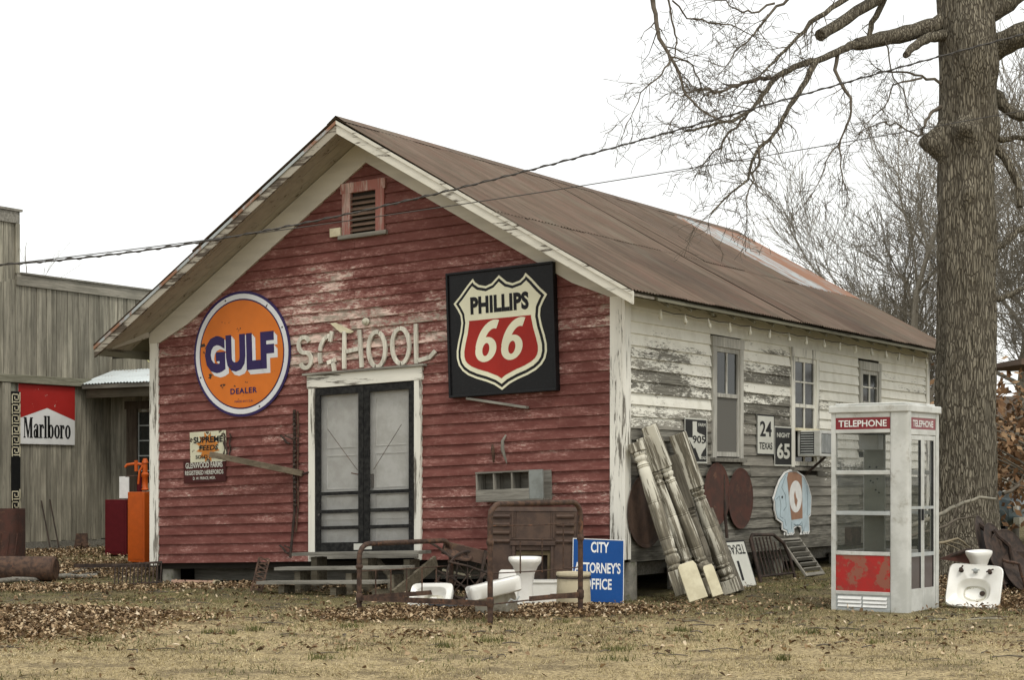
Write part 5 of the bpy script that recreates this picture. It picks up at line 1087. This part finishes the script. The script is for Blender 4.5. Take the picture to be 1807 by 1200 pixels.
carp('body', MB().loft([cring(-.1, .6, .72, .45), cring(0, .78, .82, .36), cring(.5, .86, .95, .28), cring(1.3, .88, 1.0, .26), cring(3.2, .88, 1.0, .26), cring(4.2, .84, .95, .3), cring(4.5, .7, .85, .4)]), CARP)
carp('cabin', MB().loft([cring(1.25, .72, .99, .9), cring(1.8, .66, 1.38, .9), cring(2.9, .66, 1.40, .9), cring(3.7, .7, 1.0, .9)]), M_WGLASS)
carp('roof_panel', MB().loft([cring(1.75, .62, 1.40, 1.34), cring(2.2, .64, 1.43, 1.36), cring(2.95, .62, 1.42, 1.36)]), CARP)
for sx in (-.62, .62): carp('headlight', MB().tube([(sx, -.06, .66), (sx, -.12, .66)], [.10, .085], 16), M_PORC)
carp('bumper', MB().box(-.86, .86, -.2, -.1, .36, .48), M_PORC2)
for sx in (-.82, .82):
    for yy in (.75, 3.7): carp('wheel', MB().tube([(sx-.09, yy, .31), (sx+.09, yy, .31)], .31, 20), M_RUBBER)
# ---- iron junk, brush against the oak
p = ground_at(1742, 21.3); jr = thing('implement_pile', 'pile of dark rusty plough discs and curved blades at the foot of the oak', 'scrap pile', facing(p))
for (x, y, z, r, ax, ay, nm) in ((-.10, .62, .0, .30, -25, 60, 'disc'), (.05, .50, .1, .34, -30, 50, 'disc'), (.22, .40, .05, .36, -20, 35, 'disc'), (-.02, .25, .2, .24, -50, 30, 'disc'), (.38, .22, .1, .30, -35, 25, 'disc')):
    part(nm, MB().lathe([(r, .05), (r*.98, .056), (r*.6, .02), (.04, 0)], 32), M_IRON2, jr, 40, M=Matrix.Translation((x, y, z)) @ Matrix.Rotation(radians(ax), 4, 'X') @ Matrix.Rotation(radians(ay), 4, 'Y'))
for (a, b, c, r) in (((-.5, .42, .1), (-.25, .52, .2), (-.02, .30, .2), .025), ((-.1, .82, 0), (.12, .6, .1), (.16, .0, .1), .035), ((.05, .75, .1), (.25, .55, .1), (.30, -.0, .15), .03), ((-.2, .2, .25), (.0, .34, .3), (.14, .05, .3), .018), ((.1, .4, .3), (.3, .35, .3), (.4, .0, .3), .02)):
    part('curved_blade', MB().tube(wig([Vector(a), Vector(b), Vector(c)], .03, rg, 3), r, 7), M_IRON2 if r > .02 else M_IRON, jr, 50)
part('share', MB().prism([(-.62, .40), (-.36, .50), (-.15, .42), (-.08, .20), (-.2, .34), (-.4, .37)], .1, .125), M_RUSTR, jr); part('drum_side', MB().box(.16, .52, -.02, .50, -.25, .0), M_IRON2, jr, bevel=.02)
def brush(nm, lab, pp, r, D, tw=0., mat=M_TWIG):
    P = wig([dep(x, y, D+(.3*i/len(pp))) for i, (x, y) in enumerate(pp)], .02, rg, 3); m = len(P); mb = MB().tube(P, [r*(1-.5*i/m) for i in range(m)], 8)
    if tw:
        for _ in range(int(tw)):
            i = rg.randrange(1, m-1); twigs(mb, P[i], (P[i+1]-P[i]).normalized()+Vector((rg.gauss(0, .6), rg.gauss(0, .6), rg.gauss(0, .6))), .45, .008, 1, rg, .05)
    o = solo(nm, mb, mat, lab, 'branch', group='fallen branches by the oak', smooth=60)
brush('fallen_branch', 'long bent fallen branch arching before the oak trunk, topmost of the brush', [(1600, 932), (1655, 910), (1690, 893), (1728, 878), (1757, 881)], .032, 22.2, 0, speck('grey_branch', (.15, .14, .11), (.24, .22, .17), 6))
brush('fallen_branch', 'middle fallen branch with twigs before the oak trunk', [(1600, 950), (1660, 932), (1690, 916), (1718, 913)], .022, 22.0, 5)
brush('fallen_branch', 'lowest pale fallen branch near the booth corner', [(1640, 962), (1665, 958), (1690, 951), (1712, 968)], .022, 21.5, 4, speck('tan_branch', (.24, .20, .13), (.32, .27, .18), 6))
brush('fallen_branch', 'forked fallen branch standing steeply behind the lower ones', [(1668, 955), (1680, 925), (1700, 895)], .018, 22.3, 5)
brush('fallen_branch', 'dark branch crossing behind the oak at the right', [(1770, 872), (1785, 866), (1800, 855)], .03, 25, 3)

# ================================================================== GREY PLANK STORE on the left
GX = -6.0
store = thing('plank_store', 'grey weathered plank store with stepped false front left of the schoolhouse', 'building', Matrix.Identity(4))
def G(n_, mb, mat, sm=None, bv=0, par=None): return part(n_, mb, mat, par or store, sm, bv)
G('wall_core', MB().box(GX-6, GX-.03, -4, 5.4, 0, 6.0-1.2).box(GX-.4, GX-.03, -4, 3.0, 4.8, 6.0).box(GX-6, GX-.03, 5.4, 12, 0, 4.6), M_DARK)
def vboards(y0, y1, z0, z1, w=.122, proud=.0):
    y = y0; k = 0
    while y < y1-.01:
        b = min(y+w*R.uniform(.85, 1.12), y1); t = .006*(k % 2)+R.uniform(0, .006)+proud
        G('wall_plank', MB().box(GX-.03, GX+t, y+.005, b-.005, z0+R.uniform(-.01, .02), z1), M_BARN); y = b; k += 1
vboards(2.35, 3.02, 4.75, 5.98); vboards(2.35, 9.0, 3.16, 4.82); vboards(2.93, 5.24, .34, 3.06)
for k in range(10): G('wall_plank', MB().box(GX-.03, GX+.008, -1.6+.4*k-.4*0, -1.22+.4*k, 3.2, 6.0 if k < 10 else 5), M_BARN) if -1.2+.4*k < 2.34 else None
G('cornice', MB().box(GX-.45, GX+.07, -4, 3.08, 5.98, 6.02).box(GX, GX+.04, -4, 3.04, 5.78, 5.975), M_GREY); G('cornice', MB().box(GX, GX+.045, 2.98, 9.2, 4.73, 4.92), M_GREYL if 0 else wood('cap_board_wood', (.17, .16, .13), (.28, .26, .215), 1)); G('cornice_cap', MB().box(GX-.2, GX+.08, 3.05, 9.2, 4.922, 4.95), M_GREY); G('edge_board', MB().box(GX, GX+.04, 2.96, 3.045, 4.93, 5.775), M_BARN)
G('porch_beam', MB().box(GX, GX+.10, 1.0, 4.66, 3.06, 3.20), wood('porch_beam_wood', (.15, .145, .10), (.26, .25, .19), 1), bv=.006)
G('base_skirt', MB().box(GX-.03, GX+.004, 2.4, 5.3, -.1, .34), M_GREY)
# entrance strip at the left edge
G('door_post', MB().box(GX, GX+.09, 2.62, 2.80, .3, 3.05), M_BARN); G('door_post', MB().box(GX-.02, GX+.05, 2.80, 2.92, .3, 3.05), wood('green_grey_wood', (.2, .2, .15), (.31, .31, .24), 2))
dr = G('door', MB().box(GX-.08, GX-.04, 1.7, 2.62, .35, 2.9), M_OLIVE); part('pane', MB().box(GX-.04, GX-.035, 1.85, 2.5, 1.3, 2.7), M_WGLASS, dr)
# recessed back wall with its window
BY = 5.25; x = GX
k = 0
while x < -.1:
    b = x+.125; ops = -5.34 < (x+b)/2 < -4.2
    for (z0, z1) in (((.3, 1.35), (2.62, 3.6)) if ops else ((.3, 3.6),)): G('wall_plank', MB().box(x+.004, b-.004, BY-.02-.005*(k % 2), BY, z0, z1), M_BARN)
    x = b; k += 1
G('back_core', MB().box(GX, -.05, BY+.001, BY+.1, 0, 1.3).box(GX, -.05, BY+.001, BY+.1, 2.65, 3.7).box(GX, -5.34, BY+.001, BY+.1, 1.3, 2.65).box(-4.2, -.05, BY+.001, BY+.1, 1.3, 2.65).box(-5.5, -4.1, BY+.3, BY+.32, 1.2, 2.8), M_DARK)
wn = G('window', MB().box(-5.58, -5.33, BY-.06, BY, 1.20, 2.68).box(-4.2, -4.0, BY-.06, BY, 1.20, 2.68).box(-5.62, -3.96, BY-.07, BY, 2.68, 2.82).box(-5.62, -3.96, BY-.10, BY, 1.12, 1.20), wood('dark_window_wood', (.06, .045, .033), (.10, .08, .06), 2))
for i in range(5): part('muntin', MB().box(-5.33+.28*i-.012, -5.33+.28*i+.012, BY-.02, BY+.0, 1.2, 2.68), M_ALUD, wn)
for j in range(6): part('muntin', MB().box(-5.33, -4.2, BY-.021, BY+.001, 1.3+.27*j-.010, 1.3+.27*j+.010), M_ALUD, wn)
for i in range(4):
    for j in range(5): part('pane', MB().box(-5.317+.28*i, -5.063+.28*i, BY+.004, BY+.008, 1.313+.27*j, 1.557+.27*j), M_WGLASS, wn)
# corrugated porch roof, beam and post
def prz(y): return 3.12+(y-4.45)*.34
ns_ = 9
for i in range(ns_):
    xa_ = GX+.05+i*(5.25/ns_); xb_ = xa_+5.25/ns_+.04; n = 36; vs = [(xa_+(xb_-xa_)*t/n, yv, prz(yv)+.006*(i % 2)+.011*cos(2*pi*(xa_+(xb_-xa_)*t/n)/.076)) for yv in (4.40, 7.4) for t in range(n+1)]
    o = G('roof_sheet', MB().add(vs, [(t, t+1, n+t+2, n+t+1) for t in range(n)]), M_GALV2, 60)
G('porch_beam', MB().box(GX+.12, -.15, 4.50, 4.62, 2.86, 3.06), wood('dark_porch_beam', (.10, .085, .06), (.16, .14, .10), 0)); G('porch_nailer', MB().box(GX+.1, -.2, 4.42, 4.47, 3.02, 3.09), M_GREY)
for k in range(8): G('rafter', MB().hull8([(GX+.3+.68*k, 4.5, 3.02), (GX+.35+.68*k, 4.5, 3.02), (GX+.35+.68*k, 7.3, 3.97), (GX+.3+.68*k, 7.3, 3.97), (GX+.3+.68*k, 4.5, 3.09), (GX+.35+.68*k, 4.5, 3.09), (GX+.35+.68*k, 7.3, 4.05), (GX+.3+.68*k, 7.3, 4.05)]), M_GREY)
solo('coiled_hose', MB().tube([dep(264+4*cos(t*.5), 632+7*sin(t*.5), 29.0) for t in range(13)], .012, 6), plain('yellow_hose', (.5, .5, .25), .5), 'small yellow hose loop lying on the corrugated porch roof', 'hose')
# signs on the store
def storeM(px, py, off=.03): p = onX(px, py, GX); return fr(Vector((GX+off, p.y, p.z)), Y, Z, X)
cg = thing('tobacco_sign', 'red and white tin tobacco sign with black serif lettering on the plank store', 'sign', storeM(80, 732, .03))
w_, h_ = 1.30, 1.03
part('plate', MB().box(-w_/2, w_/2, -h_/2, h_/2, 0, .012), M_TINW, cg)
part('red_field', MB().prism([(-w_/2, h_/2), (w_/2, h_/2), (w_/2, -.085), (0.0, .115), (-w_/2, -.085)], .012, .014), M_CIGRED, cg)
def serif_word(parent, mat, x0, y0, tw, xh):
    """the wordmark drawn stroke by stroke: heavy upright stems, thin joins, slab serifs"""
    s_ = .30; th = .09
    def stem(m, x, y1, y0_=0., sl=True, sr=True): m.prism([(x, y0_), (x+s_, y0_), (x+s_, y1), (x, y1)], 0, 1); m.prism([(x-(.1 if sl else 0), y0_-.0), (x+s_+(.1 if sr else 0), y0_), (x+s_+(.1 if sr else 0), y0_+th*.8), (x-(.1 if sl else 0), y0_+th*.8)], 0, 1.1)
    def M_(m): m.prism([(0, 0), (.12, 0), (.12, 1.5), (0, 1.5)], 0, 1); m.prism([(-.08, 0), (.2, 0), (.2, .08), (-.08, .08)], 0, 1.1); m.prism([(.02, 1.5), (.32, 1.5), (.66, .1), (.46, 0)], 0, 1.05); m.prism([(.46, 0), (.6, 0), (.95, 1.5), (.82, 1.5)], 0, 1.08); stem(m, .82, 1.5); m.prism([(-.08, 1.42), (.3, 1.42), (.3, 1.5), (-.08, 1.5)], 0, 1.12); m.prism([(.82, 1.42), (1.22, 1.42), (1.22, 1.5), (.82, 1.5)], 0, 1.12); return 1.30
    def ring_(m, x, w, h): m.ring(x+w/2, h/2, w/2, h/2+.02, w/2-s_*.95, h/2-.10, 0, 1, 20)
    def a_(m): m.ring(.26, .32, .27, .34, .04, .22, 0, 1, 16); stem(m, .38, .85, sl=False); m.ring(.36, .80, .32, .24, .12, .12, 0, 1.05, 12, 0, pi); m.ring(.14, .82, .1, .1, .01, .01, 0, 1.06, 10); return .85
    def r_(m): stem(m, 0, 1.0); m.prism([(-.1, .9), (.1, 1.0), (0, 1.0), (-.1, .98)], 0, 1.1); m.ring(.42, .78, .18, .24, .10, .10, 0, 1.03, 12, 0, pi*.95); m.ring(.5, .80, .11, .11, .01, .01, 0, 1.06, 10); return .68
    def l_(m): stem(m, 0, 1.65); m.prism([(-.1, 1.56), (0, 1.56), (0, 1.65), (-.1, 1.63)], 0, 1.1); return .46
    def b_(m): m.prism([(0, 0), (s_, .06), (s_, 1.65), (0, 1.65)], 0, 1); m.prism([(-.1, 1.56), (0, 1.56), (0, 1.65), (-.1, 1.63)], 0, 1.1); ring_(m, .06, .80, 1.0); return .92
    def o_(m): ring_(m, 0, .82, 1.0); return .88
    seq = [M_, a_, r_, l_, b_, o_, r_, o_]; x = 0; Ls = []
    for f in seq:
        m = MB(); adv = f(m); Ls.append((x, m)); x += adv
    sx = tw/x; out = MB()
    for (ox, m) in Ls: out.add([((ox+vx)*sx+x0, vy*xh+y0, .0125+vz*.002) for vx, vy, vz in m.v], m.f)
    part('lettering', out, mat, parent)
serif_word(cg, M_INK, -.52, -.41, 1.08, .235)
ob = thing('key_pattern_board', 'tall narrow black board with pale Greek key pattern left of the tobacco sign', 'board', storeM(22, 800, .06))
part('plank', MB().box(-.10, .10, -1.05, 1.05, 0, .025), M_INK, ob)
def key(y): 
    m = MB(); w = .016
    for (a, b) in (((-.085, y), (-.085, y+.15)), ((-.085, y+.15), (.05, y+.15)), ((.05, y+.15), (.05, y+.06)), ((.05, y+.06), (-.03, y+.06)), ((-.03, y+.06), (-.03, y+.10)), ((.085, y), (.085, y+.18)), ((-.05, y+.02), (.085, y+.02))):
        x0, x1 = min(a[0], b[0])-w/2, max(a[0], b[0])+w/2; y0, y1 = min(a[1], b[1])-w/2, max(a[1], b[1])+w/2; m.box(x0, x1, y0, y1, .0255, .030)
    return m
for y in [.85-.18*k for k in range(6)]+[-.80, -.98]: part('key_ornament', key(y), M_CAP, ob)
# pumps and cabinets
def cab_(px, D, by, w, h, d, mat, name, lab, yaw=0):
    p = dep(px, by, D); t = thing(name, lab, 'cabinet', facing(p, yaw)); part('casing', MB().box(-w/2, w/2, 0, h, -d, 0), mat, t, bevel=.008); part('door_panel', MB().box(-w/2+.03, w/2-.03, .05, h-.05, .001, .006), mat, t, bevel=.002); return t
cab_(204, 28.6, 980, .38, .90, .3, M_MAR2, 'pump_cabinet', 'dark maroon metal pump cabinet left of the orange one', -14)
oc = cab_(240, 27.0, 993, .32, 1.08, .30, M_ORANGE, 'pump_cabinet', 'bright orange metal pump cabinet beside the white corner board', -26)
pm = thing('hand_pump', 'orange painted hand pump with spout standing above the orange cabinet', 'pump', facing(dep(256, 866, 27.4), 0))
part('column', MB().lathe([(.05, 0), (.06, .02), (.045, .04), (.045, .2), (.06, .22), (.06, .26), (.04, .28), (.04, .42), (.055, .43), (.03, .5)], 14), M_ORANGE, pm, 40, M=Matrix.Rotation(-pi/2, 4, 'X')); part('spout', MB().tube([(-.02, .40, 0), (-.15, .42, 0), (-.28, .40, 0), (-.31, .36, 0)], .022, 8), M_ORANGE, pm, 50); part('handle', MB().tube([(.0, .45, 0), (-.08, .30, .03), (-.10, .1, .03)], .018, 8), M_ORANGE, pm, 50); part('valve', MB().tube([(-.14, .30, 0), (-.14, .47, 0)], .03, 8), M_ORANGE, pm, 50); part('cross_rod', MB().tube([(-.3, .22, .02), (.08, .24, .02)], .010, 6), M_IRON, pm)
solo('tin_sheet', MB().box(-.08, .08, 0, .36, -.03, 0), M_WHITE, 'narrow white sheet of tin standing behind the maroon cabinet', 'tin sheet', facing(dep(219, 880, 28.9)), bevel=.004)
solo('maroon_pipe', MB().tube([(0, 0, 0), (0, .26, 0)], .04, 10), M_MAR2, 'short maroon standpipe left of the orange hand pump', 'pipe', facing(dep(246, 868, 27.8)))
# scrap on the ground at the left
p = onG(20, 1024); rb = thing('rusted_bin', 'red rusty sheet metal bin at the left edge of the picture', 'bin', facing(p+FW*1.1, 0))
part('shell', MB().loft([se(.42, .3, 6, 0, 32), se(.42, .3, 6, .85, 32), se(.40, .28, 6, .85, 32), se(.40, .28, 6, .1, 32)]), M_RUSTR, rb, 50, M=Matrix.Translation((-.66, .12, -.3)) @ Matrix.Rotation(-pi/2, 4, 'X'))
for k in range(7): part('rib', MB().beam((-1.0+.12*k, .15, .005), (-.94+.12*k, .62, .005), .014, .012), M_RUSTR, rb)
p = onG(45, 1026); solo('rusty_tank', MB().tube([(-.75, .17, 0), (-.7, .17, 0), (.40, .17, 0), (.43, .17, 0)], [.14, .17, .17, .14], 24), M_IRON, 'long rusty tank lying in front of the red bin', 'tank', facing(p, -4), smooth=40)
for (a, b, r, lab) in (((-5, 1031), (170, 1021), .035, 'long grey pole on the ground at the left edge'), ((125, 1024), (200, 1011), .022, 'crooked branch lying on the leaves beside the grille'), ((105, 1024), (170, 1008), .03, 'short pale branch lying on the leaves')):
    A, B_ = onG(*a), onG(*b); Q = wig([A+UP*r, (A+B_)/2+UP*(r+.02), B_+UP*r], .02, rg, 3); solo('ground_pole', MB().tube(Q, r, 8), M_GREY if r > .03 else M_TWIG, lab, 'pole', smooth=50)
A, B_ = onG(130, 1020)+UP*.17, onG(290, 1020)+UP*.18; solo('black_angle_iron', MB().beam(A, B_, .05, .05), M_IRON2, 'black angle iron lying above the barred grille', 'iron bar')
bg_ = thing('barred_grille', 'black barred iron grille standing below the white corner board', 'grille', facing(onG(244, 1037), 0, 14, 4))
part('rail', MB().box(-.34, .32, .30, .325, 0, .02), M_IRON2, bg_); part('rail', MB().box(-.34, .32, .04, .06, 0, .02), M_IRON2, bg_)
for k in range(13): part('bar', MB().tube([(-.31+.05*k, 0, .01), (-.29+.05*k, .32, .01)], .009, 6), M_IRON2, bg_)
solo('leaning_pan', MB().prism([(-.15, 0), (.14, 0), (.06, .28), (-.16, .27)], -.02, 0).box(-.04, .02, .03, .08, 0, .05), M_IRON, 'square rusty pan leaning on the plank wall', 'pan', facing(onX(143, 968, GX+.35), -20, 20))
for (a, b, lab) in (((90, 975), (73, 884), 'thin iron rod leaning on the plank wall, left one'), ((106, 978), (88, 882), 'thin iron rod leaning on the plank wall, right one')): solo('iron_rod', MB().tube([onX(*a, GX+.4), onX(*b, GX+.04)], .012, 6), M_IRON2, lab, 'rod')

# ================================================================== OVERHEAD CABLES
def cable(pp, D0, D1, r, lab, tw=False):
    xs = [a for a, b in pp]; P = []
    for i in range(-8, 49):
        x = i*50.; 
        # smooth interpolation of the sag curve through measured points
        X_ = np.array(xs, float); Y_ = np.array([b for a, b in pp], float); c = np.polyfit((X_-900)/900, Y_, 3 if len(xs) > 4 else 2); yv = float(np.polyval(c, (x-900)/900)) if 0 <= x <= 1807 else None
        if yv is None:
            x0 = 0. if x < 0 else 1807.; g_ = np.polyval(np.polyder(c), (x0-900)/900)/900; yv = float(np.polyval(c, (x0-900)/900)+g_*(x-x0))
        D = D0+(D1-D0)*(x/1807.); P.append(dep(x, yv, max(6, D)))
    cb = MB().tube(P, r, 6)
    if tw:
        Q = []
        for i in range(len(P)-1):
            for k in range(10): q = P[i].lerp(P[i+1], k/10); t = i*10+k; Q.append(q+Vector((0, sin(t*.9)*.014, cos(t*.9)*.014)))
        cb.tube(Q, .005, 4)
    solo('overhead_cable', cb, M_CABLE, lab, 'cable', group='overhead cables')
cable([(0, 467), (170, 455), (340, 425), (470, 405), (640, 375), (800, 336), (1000, 280), (1200, 230), (1500, 140), (1655, 101), (1807, 60)], 18, 20, .009, 'thick twisted overhead cable crossing the gable vent and oak trunk', True)
cable([(0, 468), (340, 428), (470, 402), (660, 388), (850, 355), (1080, 320), (1400, 265), (1655, 220), (1807, 196)], 18.6, 20.6, .006, 'thin overhead cable below the thick one across the roof')

# ================================================================== GRASS AND LEAVES
rn = np.random.RandomState(3)
gxx = np.linspace(-12, 20, 321); gyy = np.linspace(-12, 18, 301); GZ = np.array([[gz(x, y) for x in gxx] for y in gyy])
def gzv(x, y):
    i = np.clip((x+12)/.1, 0, 319.99); j = np.clip((y+12)/.1, 0, 299.99); i0 = i.astype(int); j0 = j.astype(int); a = i-i0; b = j-j0
    return GZ[j0, i0]*(1-a)*(1-b)+GZ[j0, i0+1]*a*(1-b)+GZ[j0+1, i0]*(1-a)*b+GZ[j0+1, i0+1]*a*b
def wedge(n, D0=11.3, D1=30., pw=1.):
    D = np.sqrt(rn.uniform(D0**2, D1**2, n)) if pw == 1 else D0+(D1-D0)*rn.uniform(0, 1, n)**pw
    u = rn.uniform(-.33, .33, n)*D; x = CAM.x+FW.x*D+RT.x*u; y = CAM.y+FW.y*D+RT.y*u; return x, y, D
def inside(x, y): return (x > -.0) & (x < W) & (y > .25) & (y < LEN)
def blades(name, x, y, h, w, mat, lean=.8, jit=0, lab=None, lo=0., hi=1.):
    n = len(x); z = gzv(x, y)-.004; a = rn.uniform(0, 2*pi, n); la = rn.uniform(0, 2*pi, n); ll = np.abs(rn.normal(0, lean, n))*h
    v = np.empty((n, 3, 3), np.float32); dx, dy = np.cos(a)*w/2, np.sin(a)*w/2
    v[:, 0] = np.stack([x-dx, y-dy, z], 1); v[:, 1] = np.stack([x+dx, y+dy, z], 1); v[:, 2] = np.stack([x+np.cos(la)*ll, y+np.sin(la)*ll, z+h], 1)
    me = bpy.data.meshes.new(name); me.vertices.add(n*3); me.vertices.foreach_set('co', v.ravel()); me.loops.add(n*3); me.loops.foreach_set('vertex_index', np.arange(n*3, dtype=np.int32)); me.polygons.add(n); me.polygons.foreach_set('loop_start', np.arange(0, n*3, 3, dtype=np.int32)); me.update(calc_edges=True)
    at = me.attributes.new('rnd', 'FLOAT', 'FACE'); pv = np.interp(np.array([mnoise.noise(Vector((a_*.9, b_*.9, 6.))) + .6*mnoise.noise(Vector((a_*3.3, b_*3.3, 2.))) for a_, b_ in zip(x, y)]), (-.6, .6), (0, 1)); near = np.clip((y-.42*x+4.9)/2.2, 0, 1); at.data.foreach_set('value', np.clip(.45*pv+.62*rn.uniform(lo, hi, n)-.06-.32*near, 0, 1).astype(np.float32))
    o = link(name, me, mat); tag(o, lab, 'grass'); o['kind'] = 'stuff'; return o
def nz(x, y, s, o): return np.array([mnoise.noise(Vector((a*s+o, b*s, o))) for a, b in zip(x, y)])
x, y, D = wedge(300000, 11.3, 25); k = ~inside(x, y); x, y, D = x[k], y[k], D[k]; m = nz(x, y, 1.1, 3.)+.6*nz(x, y, 4., 9.); k = m+rn.normal(0, .18, len(x))-.45*np.clip((y-.42*x+4.9)/2.2, 0, 1) > -.08; x, y, D, m = x[k], y[k], D[k], m[k]
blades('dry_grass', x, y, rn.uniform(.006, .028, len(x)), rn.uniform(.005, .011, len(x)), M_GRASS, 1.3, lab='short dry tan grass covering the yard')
x, y, D = wedge(60000, 11.3, 27); k = ~inside(x, y); x, y, D = x[k], y[k], D[k]; m = nz(x, y, .9, 13.)+.5*nz(x, y, 5., 2.)+.22*((D > 14.2)*1.)-.12; k = m+rn.normal(0, .12, len(x)) > .12; x, y = x[k], y[k]
blades('green_grass', x, y, rn.uniform(.015, .05, len(x)), rn.uniform(.006, .012, len(x)), M_GREEN, .7, lab='sparse olive green grass tufts in front of the schoolhouse')
tx, ty, _ = wedge(30, 13.5, 17.5); cnt = rn.randint(15, 110, 30); sgm = np.repeat(rn.uniform(.02, .09, 30), cnt); X_ = np.repeat(tx, cnt)+rn.normal(0, 1, cnt.sum())*sgm; Y_ = np.repeat(ty, cnt)+rn.normal(0, 1, cnt.sum())*sgm
blades('grass_tufts', X_, Y_, rn.uniform(.03, .07, len(X_)), rn.uniform(.006, .012, len(X_)), M_GREEN, .5, lab='small darker grass tufts dotted over the yard')
def leaves(name, x, y, dz, s, lab, mat=M_LEAF, lo=0., hi=1.):
    n = len(x); z = gzv(x, y)+dz; a = rn.uniform(0, 2*pi, n); tilt = rn.normal(0, .45, n); cu = rn.uniform(.1, .5, n)*s; w = s*rn.uniform(.35, .6, n)
    u = np.stack([np.cos(a), np.sin(a), np.tan(np.clip(tilt, -1.1, 1.1))], 1); u /= np.linalg.norm(u, axis=1)[:, None]; t2 = rn.normal(0, .5, n); p = np.stack([-np.sin(a), np.cos(a), t2], 1); p /= np.linalg.norm(p, axis=1)[:, None]
    c = np.stack([x, y, z+.012], 1); up_ = np.array([0, 0, 1.])
    v = np.empty((n, 6, 3), np.float32); v[:, 0] = c-u*(s/2)[:, None]; v[:, 1] = c+p*(w/2)[:, None]-u*(s*.1)[:, None]+up_*(cu*.6)[:, None]; v[:, 2] = c+p*(w/3)[:, None]+u*(s*.3)[:, None]+up_*(cu*.5)[:, None]
    v[:, 3] = c+u*(s/2)[:, None]; v[:, 4] = c-p*(w/2)[:, None]+u*(s*.15)[:, None]+up_*(cu*.7)[:, None]; v[:, 5] = c-p*(w/3)[:, None]-u*(s*.25)[:, None]+up_*(cu*.4)[:, None]
    idx = np.empty((n, 8), np.int32); b = np.arange(n)*6
    for j, q in enumerate((0, 1, 2, 3, 0, 3, 4, 5)): idx[:, j] = b+q
    me = bpy.data.meshes.new(name); me.vertices.add(n*6); me.vertices.foreach_set('co', v.ravel()); me.loops.add(n*8); me.loops.foreach_set('vertex_index', idx.ravel()); me.polygons.add(n*2); me.polygons.foreach_set('loop_start', np.arange(0, n*8, 4, dtype=np.int32)); me.update(calc_edges=True)
    at = me.attributes.new('rnd', 'FLOAT', 'FACE'); at.data.foreach_set('value', np.repeat(rn.uniform(lo, hi, n), 2).astype(np.float32))
    o = link(name, me, mat); tag(o, lab, 'leaves'); o['kind'] = 'stuff'; return o
def drift(px, py, rx, ry, n, ang=TH):
    c = onG(px, py); a = rn.normal(0, 1, n)*.55*rx; b = rn.normal(0, 1, n)*.55*ry; x = c.x+RT.x*a+FW.x*b; y = c.y+RT.y*a+FW.y*b; return x, y
xs_, ys_ = [], []
for (px, py, rx, ry, n) in ((85, 1100, 1.15, 1.5, 4400), (-20, 1105, 1.2, 1.8, 2500), (215, 1090, .7, .7, 900), (80, 1042, 1.6, .5, 2600), (150, 1010, 1.5, 1.6, 4500), (90, 990, 1.5, 1.3, 2500), (250, 1010, .8, 1., 1200), (420, 1037, 1.3, .5, 900), (560, 1040, 1.4, .6, 900), (770, 1086, 1.05, .7, 3800), (960, 1083, .9, .6, 3000), (1040, 1080, .8, .5, 900), (620, 1095, .5, .4, 500), (730, 1050, .6, .5, 700), (1075, 1045, .4, .3, 450), (1740, 1040, 1.0, 1.8, 3200), (1690, 1000, .8, 1.2, 1500), (1800, 1070, .7, 1.0, 1500), (1560, 1074, .25, .15, 110), (1150, 1040, 1.0, .5, 250), (1200, 1075, 2., .6, 300), (740, 1125, .25, .2, 60)):
    a, b = drift(px, py, rx, ry, int(n*1.3)); xs_.append(a); ys_.append(b)
x, y = np.concatenate(xs_), np.concatenate(ys_); k = ~inside(x, y); x, y = x[k], y[k]
leaves('leaf_drifts', x, y, rn.uniform(0, .05, len(x)), rn.uniform(.025, .066, len(x)), 'brown fallen oak leaves heaped around the bed, the store and the oak')
x, y, D = wedge(5200, 11.3, 30); k = ~inside(x, y) & (rn.uniform(0, 1, len(x)) < np.where(D < 14, .25, 1)); x, y = x[k], y[k]
leaves('scattered_leaves', x, y, np.zeros(len(x)), rn.uniform(.03, .075, len(x)), 'fallen brown leaves scattered singly over the yard')
x, y, D = wedge(20000, 14.2, 24); k = ~inside(x, y) & ((nz(x, y, .7, 4.) > .0)); x, y = x[k], y[k]
leaves('leaf_crumbs', x, y, np.zeros(len(x)), rn.uniform(.012, .032, len(x)), 'small broken leaf crumbs trodden into the grass', lo=.1, hi=.9)
st_ = MB()
x, y, D = wedge(380, 13.5, 24)
for a, b in zip(x, y):
    if 0 < a < W and .2 < b < LEN: continue
    an = R.uniform(0, pi); L = R.uniform(.05, .28); z = gz(a, b)+.008; st_.tube([(a, b, z), (a+L*.5*cos(an), b+L*.5*sin(an), z+.012), (a+L*cos(an+.3), b+L*sin(an+.3), z)], R.uniform(.003, .007), 4)
o = part('ground_sticks', st_, M_TWIG, None); tag(o, 'small dead sticks lying scattered over the yard', 'sticks'); o['kind'] = 'stuff'
brush('fallen_stick', 'long crooked stick on the grass right of the booth', [(1640, 1095), (1690, 1098), (1750, 1092), (1800, 1094)], .012, 17.4, 0, speck('stick_grey', (.2, .185, .14), (.3, .27, .2), 6))
